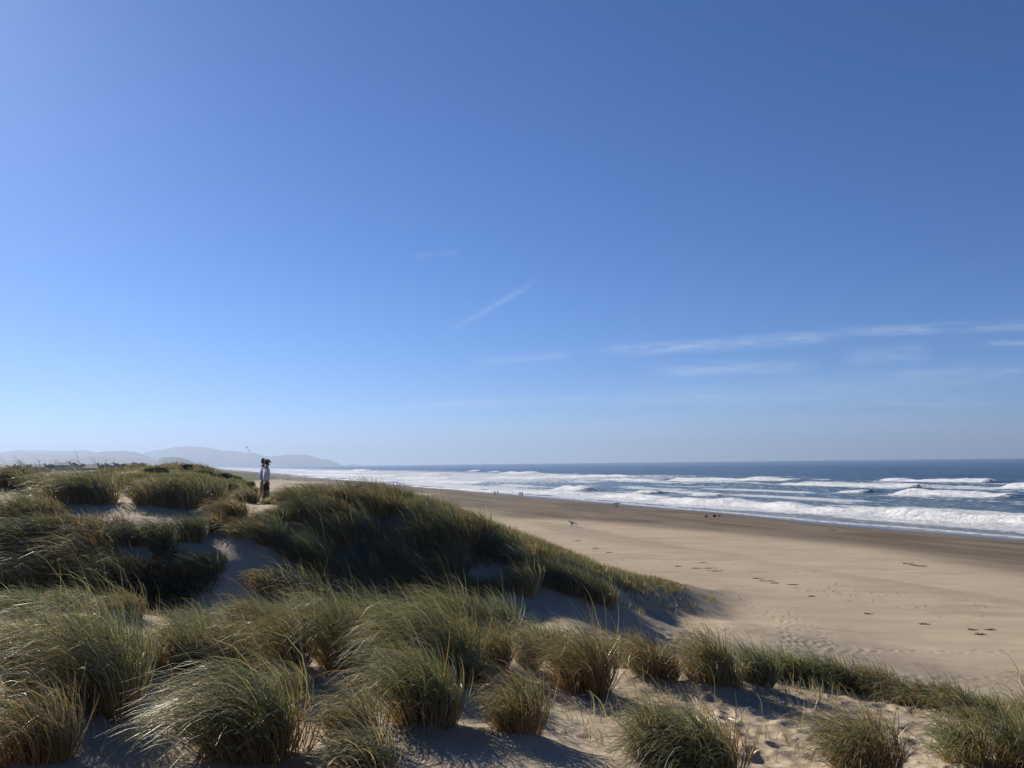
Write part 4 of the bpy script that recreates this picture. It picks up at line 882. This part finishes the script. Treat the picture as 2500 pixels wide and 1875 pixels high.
def build_dog():
    p = hit(1401, 1287.5); d = empty('dog', p, R(78)); tag(d, 'white dog with dark head and shoulders trotting across the dry sand', 'dog')
    q = NT('dog_coat'); sx = q.n('ShaderNodeSeparateXYZ'); q.put(sx.inputs[0], q.obj()); nz = q.noise(q.obj(), 5, 3)
    k = q.rng(q.math('ADD', sx.outputs[1], q.math('MULTIPLY', nz, .35)), .28, .34)
    m = q.pbr(Base_Color=q.mix(k, (.86, .84, .82), (.035, .024, .02)), Roughness=.8, Specular_IOR_Level=.2)
    N = dict(hip=(0, -.34, .60, .115, .13), wst=(0, -.12, .62, .10, .115), rib=(0, .12, .60, .125, .16), sho=(0, .28, .63, .105, .14), nk=(0, .42, .73, .075), nk2=(0, .52, .80, .068), hd=(0, .58, .85, .078), hd2=(0, .64, .85, .07), mz=(0, .72, .82, .042), mz2=(0, .79, .81, .032))
    E = [('hip', 'wst'), ('wst', 'rib'), ('rib', 'sho'), ('sho', 'nk'), ('nk', 'nk2'), ('nk2', 'hd'), ('hd', 'hd2'), ('hd2', 'mz'), ('mz', 'mz2')]
    chain(N, E, [(0, -.46, .66, .035), (0, -.60, .76, .028), (0, -.70, .90, .015)], 'hip', 't')
    for sd, n, fr, hr in ((-1, 'l', .16, -.12), (1, 'r', -.12, .14)):
        N.update({f'e{n}': (.07 * sd, .56, .92, .022), f'e2{n}': (.10 * sd, .54, .88, .012)}); E += [('hd', f'e{n}'), (f'e{n}', f'e2{n}')]
        N.update({f'fs{n}': (.075 * sd, .27, .50, .058), f'fe{n}': (.08 * sd, .24 + fr * .3, .36, .04), f'fw{n}': (.08 * sd, .27 + fr, .18, .028), f'fp{n}': (.08 * sd, .27 + fr * 1.2, .04, .028), f'ft{n}': (.08 * sd, .34 + fr * 1.2, .03, .024)})
        E += [('sho', f'fs{n}'), (f'fs{n}', f'fe{n}'), (f'fe{n}', f'fw{n}'), (f'fw{n}', f'fp{n}'), (f'fp{n}', f'ft{n}')]
        N.update({f'hh{n}': (.075 * sd, -.34, .50, .085), f'hk{n}': (.085 * sd, -.24 + hr * .6, .37, .05), f'hc{n}': (.085 * sd, -.42 + hr, .22, .030), f'hp{n}': (.085 * sd, -.38 + hr, .05, .026), f'ht{n}': (.085 * sd, -.30 + hr, .03, .024)})
        E += [('hip', f'hh{n}'), (f'hh{n}', f'hk{n}'), (f'hk{n}', f'hc{n}'), (f'hc{n}', f'hp{n}'), (f'hp{n}', f'ht{n}')]
    skin('body', N, E, m, d, 'rib', 2)
    skin('collar', {'a': (0, .45, .755, .082), 'b': (0, .475, .775, .080)}, [('a', 'b')], cloth((.25, .03, .03)), d, 'a', 1)
def build_birds():
    for px, py, lab, roll, hd, up in ((602.5, 1093, 'dark bird in flight above the two men, the upper one with a wing raised', .55, -.9, .45), (608.5, 1101, 'dark bird in flight above the two men, the lower one', -.35, -1.9, .15)):
        d = 190; v = pix(px, py, d); b = empty('flying_bird', v, hd); b.rotation_euler = (0, roll, hd); tag(b, lab, 'bird', 'birds over the dune')
        m = cloth((.045, .05, .06))
        skin('body', {'a': (0, -.20, .0, .02, .012), 'b': (0, -.08, 0, .05), 'c': (0, .08, .01, .055), 'd': (0, .17, .03, .035), 'e': (0, .22, .03, .014)}, [('a', 'b'), ('b', 'c'), ('c', 'd'), ('d', 'e')], m, b, 'c', 2)
        for sd in (-1, 1):
            V = []; 
            for zz in (.006, -.006):
                for x, y0, y1, z in ((.03, -.07, .10, 0), (.16, -.06, .13, up * .14), (.30, -.07, .09, up * .20), (.42, -.12, .0, up * .17), (.47, -.15, -.10, up * .14)):
                    V += [(x * sd, y0, z + zz), (x * sd, y1, z + zz)]
            Fc = []
            for i in range(4):
                a = 2 * i; Fc += [(a, a + 1, a + 3, a + 2), (10 + a, 10 + a + 2, 10 + a + 3, 10 + a + 1), (a, a + 2, 12 + a, 10 + a), (a + 1, 11 + a, 13 + a, a + 3)]
            Fc += [(8, 9, 19, 18), (0, 10, 11, 1)]
            me = bpy.data.meshes.new('wing'); me.from_pydata(V, [], Fc); link('wing', me, m, b)

# ------------------------------------------------------------------ shrubs and small finds
def leaf_material(name, c1, c2, c3):
    q = NT(name); a = q.n('ShaderNodeAttribute', attribute_name='blade'); sp = q.n('ShaderNodeSeparateColor'); q.put(sp.inputs[0], a.outputs['Color'])
    c = q.mix(sp.outputs[2], c1, c2); c = q.mix(sp.outputs[0], c, c3)
    d = q.n('ShaderNodeBsdfDiffuse'); q.put(d.inputs['Color'], c); t = q.n('ShaderNodeBsdfTranslucent'); q.put(t.inputs['Color'], c)
    ms = q.n('ShaderNodeMixShader'); ms.inputs[0].default_value = .25; q.t.links.new(d.outputs[0], ms.inputs[1]); q.t.links.new(t.outputs[0], ms.inputs[2]); q.t.links.new(ms.outputs[0], q.out.inputs['Surface']); return q.m
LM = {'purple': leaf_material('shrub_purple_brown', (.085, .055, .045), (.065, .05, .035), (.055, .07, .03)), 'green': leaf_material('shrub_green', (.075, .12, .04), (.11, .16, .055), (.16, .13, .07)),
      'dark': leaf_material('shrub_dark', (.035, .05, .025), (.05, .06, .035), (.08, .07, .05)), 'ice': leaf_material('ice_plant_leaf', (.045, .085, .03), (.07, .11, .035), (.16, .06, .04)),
      'wrack': leaf_material('seaweed_strands', (.075, .052, .034), (.12, .085, .055), (.04, .03, .022)), 'red': leaf_material('seaweed_reddish', (.13, .06, .04), (.09, .05, .03), (.05, .03, .02)), 'twig': leaf_material('dry_twigs', (.20, .155, .11), (.13, .10, .075), (.07, .06, .045))}
def shrub(name, label, cat, group, px, py, top, hw, mat, d=None, n=1500, seed=0, flat=1.0, strand=2.0, size=None, lie=False):
    r = np.random.default_rng(900 + seed)
    p = hit(px, py) if d is None else pix(px, py, d)
    p.z = gz(p.x, p.y); Rr = hw / 1944 * p.y; H = max(.03 if lie else .08, pix(px, top, p.y).z - p.z); sz = size or max(.02, 1.1 * p.y / 796)
    k = 5 + int(Rr * 3); lx = r.uniform(-.75, .75, k) * Rr; ly = r.uniform(-.6, .6, k) * Rr; lr = r.uniform(.32, .62, k) * Rr; lh = r.uniform(.6, 1.0, k) * H
    i = r.integers(0, k, n); a = r.uniform(0, 2 * np.pi, n); u = r.random(n); el_ = np.arccos(u); q = r.uniform(.55, 1.03, n)
    P = np.stack([lx[i] + lr[i] * q * np.sin(el_) * np.cos(a), ly[i] + lr[i] * q * np.sin(el_) * np.sin(a), lh[i] * q * np.cos(el_) * flat], -1)
    up = np.stack([np.sin(el_) * np.cos(a), np.sin(el_) * np.sin(a), np.cos(el_) * .8 + .2], -1) + r.normal(0, .5, (n, 3)); up[:, 2] *= .12 if lie else 1; up /= np.linalg.norm(up, axis=1, keepdims=True)
    parts = [blades(n, P, up, sz * strand * r.uniform(.6, 1.5, n), sz * r.uniform(.5, 1.0, n), r.normal(.5, .4, n), r.normal(0, .2, (n, 3)), np.where(r.random(n) < .3, r.random(n), 0), seg=2, r=r, windvar=2)]
    m = 40 + k * 8; i = r.integers(0, k, m); z0 = np.zeros(m)                                  # branches from the ground into the crown
    B = np.stack([lx[i] * .4, ly[i] * .4, z0 - .03], -1); T_ = np.stack([lx[i] + r.normal(0, .4, m) * lr[i], ly[i] + r.normal(0, .4, m) * lr[i], lh[i] * r.uniform(.5, .95, m)], -1); dv = T_ - B; L = np.linalg.norm(dv, axis=1)
    parts.append(blades(m, B, dv / L[:, None], L, np.full(m, sz * .5), r.normal(.2, .2, m), r.normal(0, .1, (m, 3)), np.ones(m), seg=3, r=r))
    V, Q, cc = join(parts); me = np_mesh(name, V, Q, {'blade': cc}); me.materials.append(LM[mat]); o = link(name, me, None); o.location = p
    return tag(o, label, cat, group)
def build_shrubs():
    g = 'low shrubs in the dune hollow'
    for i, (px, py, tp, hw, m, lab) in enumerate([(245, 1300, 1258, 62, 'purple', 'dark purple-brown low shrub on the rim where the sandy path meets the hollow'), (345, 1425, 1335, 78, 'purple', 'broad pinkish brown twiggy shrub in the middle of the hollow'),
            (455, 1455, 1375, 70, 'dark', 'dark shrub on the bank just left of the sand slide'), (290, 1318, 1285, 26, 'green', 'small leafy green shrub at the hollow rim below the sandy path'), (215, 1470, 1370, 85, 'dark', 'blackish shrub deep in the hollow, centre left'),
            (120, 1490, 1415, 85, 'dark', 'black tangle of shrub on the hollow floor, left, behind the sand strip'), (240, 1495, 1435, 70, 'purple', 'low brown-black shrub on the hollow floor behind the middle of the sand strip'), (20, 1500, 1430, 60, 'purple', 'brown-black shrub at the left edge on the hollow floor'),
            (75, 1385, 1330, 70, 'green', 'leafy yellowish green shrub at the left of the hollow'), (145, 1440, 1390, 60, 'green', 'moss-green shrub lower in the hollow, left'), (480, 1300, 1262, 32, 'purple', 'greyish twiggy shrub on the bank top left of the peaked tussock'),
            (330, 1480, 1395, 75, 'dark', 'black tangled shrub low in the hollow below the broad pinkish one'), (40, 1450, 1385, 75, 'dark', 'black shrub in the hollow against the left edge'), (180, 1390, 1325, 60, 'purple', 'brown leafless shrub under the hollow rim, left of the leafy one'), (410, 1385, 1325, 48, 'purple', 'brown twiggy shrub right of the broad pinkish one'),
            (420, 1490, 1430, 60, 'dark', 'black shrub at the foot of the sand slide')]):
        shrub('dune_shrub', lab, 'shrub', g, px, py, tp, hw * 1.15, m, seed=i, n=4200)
    g = 'bushes on the far dune'
    for i, (px, py, tp, hw, m, lab) in enumerate([(366, 1153, 1143.5, 17, 'dark', 'rounded grey-brown bush on the far dune, left of two'), (393, 1153, 1142, 13, 'dark', 'rounded dark bush on the far dune, right of two'), (330, 1146, 1137, 22, 'green', 'green bush at the left end of the far dune top'),
            (445, 1143, 1137.5, 9, 'dark', 'small round bush on the far dune skyline, left one'), (457, 1143, 1137, 9, 'dark', 'small round bush on the far dune skyline, right one'), (535, 1167, 1157, 22, 'dark', 'dark bush where the far dune slopes down to the sea'), (575, 1172, 1160, 24, 'green', 'green bush low on the seaward slope of the far dune'), (600, 1186, 1176, 22, 'green', 'green bush at the bottom of the far slope beside the two men'), (500, 1158, 1149, 20, 'green', 'olive bush half way down the seaward slope of the far dune')]):
        shrub('dune_bush', lab, 'bush', g, px, py, tp, hw, m, seed=20 + i, n=900)
    for i, (px, py, tp, hw, lab) in enumerate([(462, 1172, 1160, 34, 'wide dark green ice plant mat on the far sand'), (476, 1181, 1174, 19, 'narrow dark green ice plant mat just in front of the wide one'), (385, 1170, 1158, 50, 'long green ice plant mat behind the broad grass clump')]):
        shrub('ice_plant_mat', lab, 'ground plant', 'ice plant mats', px, py, tp, hw, 'ice', seed=40 + i, n=1600, flat=.8)
    g = 'seaweed on the dry beach'
    for i, (px, py, w, m, lab) in enumerate([(1716, 1388, 26, 'wrack', 'long dark seaweed streak on the beach beyond the grassy ridge end'), (1752, 1394, 20, 'wrack', 'dark seaweed streak right of the long one'), (1850, 1413, 12, 'wrack', 'seaweed heap at the left of the wrack line across the middle beach'), (1868, 1418, 16, 'wrack', 'flat seaweed heap second along the wrack line'), (1892, 1424, 10, 'wrack', 'pale-edged seaweed heap third along the wrack line'), (1938, 1428, 9, 'wrack', 'thin seaweed scrap at the right end of the wrack line'),
            (1487, 1349, 8, 'wrack', 'dark seaweed scrap on the sand above the grassy slope'), (1412, 1321, 10, 'wrack', 'flat dark scrap on the sand below the dog, left'), (1454, 1339, 10, 'wrack', 'seaweed scrap between the dog and the grassy slope'), (1655, 1383, 6, 'wrack', 'small dark seaweed knot left of the long streak'), (1716, 1374, 5, 'wrack', 'single seaweed knot above the long streak'), (2392, 1549, 15, 'red', 'reddish brown seaweed patch on the sand near the right edge'), (2372, 1538, 9, 'red', 'reddish seaweed scrap just left of the patch near the right edge'), (2422, 1538, 8, 'wrack', 'dark seaweed scraps right of the reddish patch'), (2118, 1499, 7, 'wrack', 'single dark kelp piece in the middle of the dry sand'), (1981, 1456, 5, 'wrack', 'tiny dark seaweed knot left of the kelp piece'), (2255, 1524, 8, 'wrack', 'seaweed scrap between the kelp piece and the reddish patch'), (2030, 1296, 12, 'wrack', 'thin seaweed line on the damp sand near the wash')]):
        shrub('seaweed_clump', lab, 'seaweed', g, px, py, py - w * .07, w * .8, m, seed=60 + i, n=75, strand=6, size=.024, lie=True).scale = (1.5, .8, 1)
def limb(name, pts, rad, mat, parent=None):
    N = {}; E = []; prev = None
    for i, p in enumerate(pts): N[i] = (*p, rad * (1 - .5 * i / len(pts)), rad * (1 - .5 * i / len(pts)) * .9)
    return skin(name, N, [(i, i + 1) for i in range(len(pts) - 1)], mat, parent, 0, 1)
def build_wood():
    dw = plain('weathered_wood', (.16, .125, .09), .9, .35, 9, .5)
    a, b = hit(2204, 1378), hit(2264, 1385.5); n = 6; pts = [tuple((a + (b - a) * (i / n) - a) + Vector((0, .08 * math.sin(i * 2.1), .10 + .05 * math.sin(i * 1.3)))) for i in range(n + 1)]
    o = limb('driftwood_log', pts, .085, dw); o.location = a; limb('branch_stub', [pts[2], (pts[2][0] + .2, pts[2][1] + .1, .30)], .03, dw, o)
    tag(o, 'long thin driftwood log lying on the damp sand, right side of the beach', 'driftwood')
    p = pix(1217, 1292, 36.5); p.z = gz(p.x, p.y); k = p.y / 1944
    o = limb('bent_twig', [(0, 0, 0), (-.5 * k, 0, 9 * k), (-4 * k, 0, 17 * k), (-9 * k, .02, 25 * k), (-13 * k, 0, 30 * k)], .022, dw); o.location = p; limb('side_shoot', [(-9 * k, .02, 25 * k), (-11 * k, .05, 31 * k)], .012, dw, o)
    tag(o, 'bare bent twig sticking up from the ridge grass against the beach', 'twig')
    p = pix(1194, 1285, 36.2); p.z = gz(p.x, p.y); o = limb('dry_stem', [(0, 0, 0), (.01, 0, 10 * k), (-.01, 0, 18 * k)], .014, dw); o.location = p
    tag(o, 'thin straight dry stem left of the bent twig on the ridge', 'twig')
    p = hit(745, 1177); k = p.y / 1944; o = empty('leaning_driftwood', p); tag(o, 'two dark driftwood poles leaning together far along the beach', 'driftwood')
    limb('pole', [(-5 * k, 0, 0), (-1 * k, 0, 3 * k), (1.2 * k, 0, 6.2 * k)], .16, dw, o); limb('pole', [(5 * k, .5, 0), (2.5 * k, .2, 3 * k), (-.8 * k, 0, 5.6 * k)], .16, dw, o)

# ------------------------------------------------------------------ the hazy town beyond the dunes
def box(bm, x0, x1, y0, y1, z0, z1):
    v = [bm.verts.new(c) for c in ((x0, y0, z0), (x1, y0, z0), (x1, y1, z0), (x0, y1, z0), (x0, y0, z1), (x1, y0, z1), (x1, y1, z1), (x0, y1, z1))]
    for f in ((3, 2, 1, 0), (4, 5, 6, 7), (0, 1, 5, 4), (1, 2, 6, 5), (2, 3, 7, 6), (3, 0, 4, 7)): bm.faces.new([v[i] for i in f])
def bmobj(name, fill, mat, parent=None):
    bm = bmesh.new(); fill(bm); me = bpy.data.meshes.new(name); bm.to_mesh(me); bm.free(); return link(name, me, mat, parent)
def house(label, px, d, w, dep, wall_h, roof_h, wcol, rcol, flat=False):
    v = pix(px, 1150, d); z = gz(v.x, d); h = empty('house', (v.x, d, z), R(-12)); tag(h, label, 'house', 'houses behind the dunes')
    wm, rm, gm = plain('house_wall', wcol, .85, .1, 2), plain('roof_shingle', rcol, .9, .25, 6), plain('window_glass', (.04, .05, .06), .15, .1, 2, 0)
    bmobj('wall', lambda bm: box(bm, -w / 2, w / 2, 0, dep, -1, wall_h), wm, h)
    def roof(bm):
        if flat: box(bm, -w / 2 - .3, w / 2 + .3, -.3, dep + .3, wall_h + .004, wall_h + .45); return
        o = .5; a = [(-w / 2 - o, -o, wall_h), (w / 2 + o, -o, wall_h), (w / 2 + o, dep + o, wall_h), (-w / 2 - o, dep + o, wall_h), (-w / 2 - o, dep / 2, wall_h + roof_h), (w / 2 + o, dep / 2, wall_h + roof_h)]
        v = [bm.verts.new((x, y, zz + .004)) for x, y, zz in a]
        for f in ((0, 1, 5, 4), (2, 3, 4, 5), (1, 2, 5), (3, 0, 4), (3, 2, 1, 0)): bm.faces.new([v[i] for i in f])
    r = bmobj('roof', roof, rm, h)
    if not flat: bmobj('chimney', lambda bm: box(bm, w * .2, w * .2 + .8, dep * .4, dep * .4 + .8, wall_h, wall_h + roof_h + .7), wm, r)
    n = max(2, int(w / 3.2))
    for i in range(n):
        x = -w / 2 + (i + .5) * w / n
        wi = bmobj('window', lambda bm: box(bm, x - .65, x + .65, -.06, .02, wall_h - 2.0, wall_h - .7), plain('window_frame', (.6, .6, .58), .6, .05), h); bmobj('pane', lambda bm: box(bm, x - .55, x + .55, -.09, -.062, wall_h - 1.9, wall_h - .8), gm, wi)
    bmobj('door', lambda bm: box(bm, w * .02, w * .02 + .95, -.05, .02, .05, 2.1), plain('door_paint', (.12, .10, .09), .6, .1), h)
def build_town():
    for a in [('hazy house with a low dark hip-height roof, leftmost roof between the grass tussocks', 92, 560, 9, 8, 3.6, 1.9, (.22, .21, .20), (.10, .095, .095)), ('long low hazy house right of the round tree', 150, 600, 13, 9, 4.2, 2.2, (.30, .29, .28), (.12, .115, .115)),
              ('hazy flat-roofed building between the long house and the gabled one', 186, 590, 7.5, 8, 3.6, 0, (.25, .24, .24), (.14, .135, .13), True), ('hazy house with a broad dark gable roof above the pale path', 219, 500, 10, 9, 2.6, 2.5, (.24, .23, .22), (.11, .10, .10)),
              ('hazy house with a pale blue wall right of the gable', 242, 540, 5.5, 8, 3.2, 1.6, (.32, .42, .46), (.13, .12, .12)), ('low hazy house last in the row towards the far dune', 263, 600, 8, 8, 3.0, 1.9, (.24, .23, .23), (.12, .11, .11)), ('tiny pale house on the slope under the hills', 300, 900, 11, 9, 4, 2, (.42, .40, .38), (.16, .15, .15)), ('low dark hazy house at the far left edge under the hills', 20, 640, 10, 8, 3.4, 1.8, (.24, .23, .22), (.11, .105, .10)), ('hazy house half hidden behind the far dune top', 312, 700, 10, 8, 3.4, 2.0, (.28, .27, .26), (.12, .11, .11))]: house(*a)
    pm = plain('pole_wood', (.09, .075, .06), .9, .2, 5)
    for px, d, lab in ((96, 800, 'utility pole behind the leftmost roof'), (135, 830, 'utility pole at the left end of the long low house'), (160, 850, 'utility pole over the middle of the long low house'), (173, 820, 'utility pole at the right end of the long low house'), (258, 780, 'lone utility pole right of the gabled house'), (50, 800, 'utility pole at the far left above the dark tussock')):
        v = pix(px, 1150, d); z = gz(v.x, d); o = empty('utility_pole', (v.x, d, z), R(rng.uniform(-30, 30))); tag(o, lab, 'utility pole', 'utility poles in the town')
        limb('post', [(0, 0, -1), (0, 0, 5), (.05, 0, 10.2)], .22, pm, o); bmobj('crossarm', lambda bm: box(bm, -1.5, 1.5, .22, .42, 9.1, 9.35), pm, o)
    lm = LM['dark']; q = NT('tree_bark'); bark = q.pbr(Base_Color=(.07, .055, .045), Roughness=.95)
    for i, (px, d, Hh, wv, lab) in enumerate(((121, 520, 7.0, 3.4, 'round windswept tree between the leftmost roof and the long house'), (205, 640, 5.0, 4.0, 'dark low tree left of the gabled house'), (275, 620, 4.8, 5.0, 'dark low tree right of the last house'), (70, 600, 5.2, 5, 'dark tree at the far left behind the tussocks'), (235, 700, 5.5, 5, 'dark tree behind the pale blue wall'), (300, 560, 4.5, 4.5, 'dark tree beside the house behind the far dune'), (340, 640, 5.0, 5.5, 'dark tree rising behind the left end of the far dune'), (35, 520, 5, 4, 'dark tree beside the house at the far left edge'))):
        r = np.random.default_rng(300 + i); v = pix(px, 1150, d); z = gz(v.x, d); o = empty('windswept_tree', (v.x, d, z)); tag(o, lab, 'tree', 'trees among the houses')
        limb('trunk', [(0, 0, -.5), (.1, 0, 1.5), (.5, 0, Hh * .6)], .22, bark, o)
        n = 700; k = 7; cx, cy, cz = r.uniform(-.6, .6, k) * wv, r.uniform(-.6, .6, k) * wv, r.uniform(.45, .8, k) * Hh; ii = r.integers(0, k, n); dv = r.normal(0, 1, (n, 3)); dv /= np.linalg.norm(dv, axis=1, keepdims=True)
        P = np.stack([cx[ii], cy[ii], cz[ii]], -1) + dv * (r.uniform(.3, 1, n) * wv * .42)[:, None] * [1, 1, .6]
        V, Q, cc = blades(n, P, dv, r.uniform(.4, .9, n), r.uniform(.35, .7, n), r.normal(.4, .3, n), r.normal(0, .2, (n, 3)), (r.random(n) < .3) * 1.0, seg=2, r=r, windvar=2); me = np_mesh('crown', V, Q, {'blade': cc}); me.materials.append(lm); link('crown', me, None, o)

# ------------------------------------------------------------------ put it all together
RES = resolve_tussocks()
build_ground(); build_sea(); build_hills(); build_town()
build_tussocks(RES); build_loose_grass(); build_shrubs(); build_wood()
build_people(); build_dog(); build_birds()
build_haze()
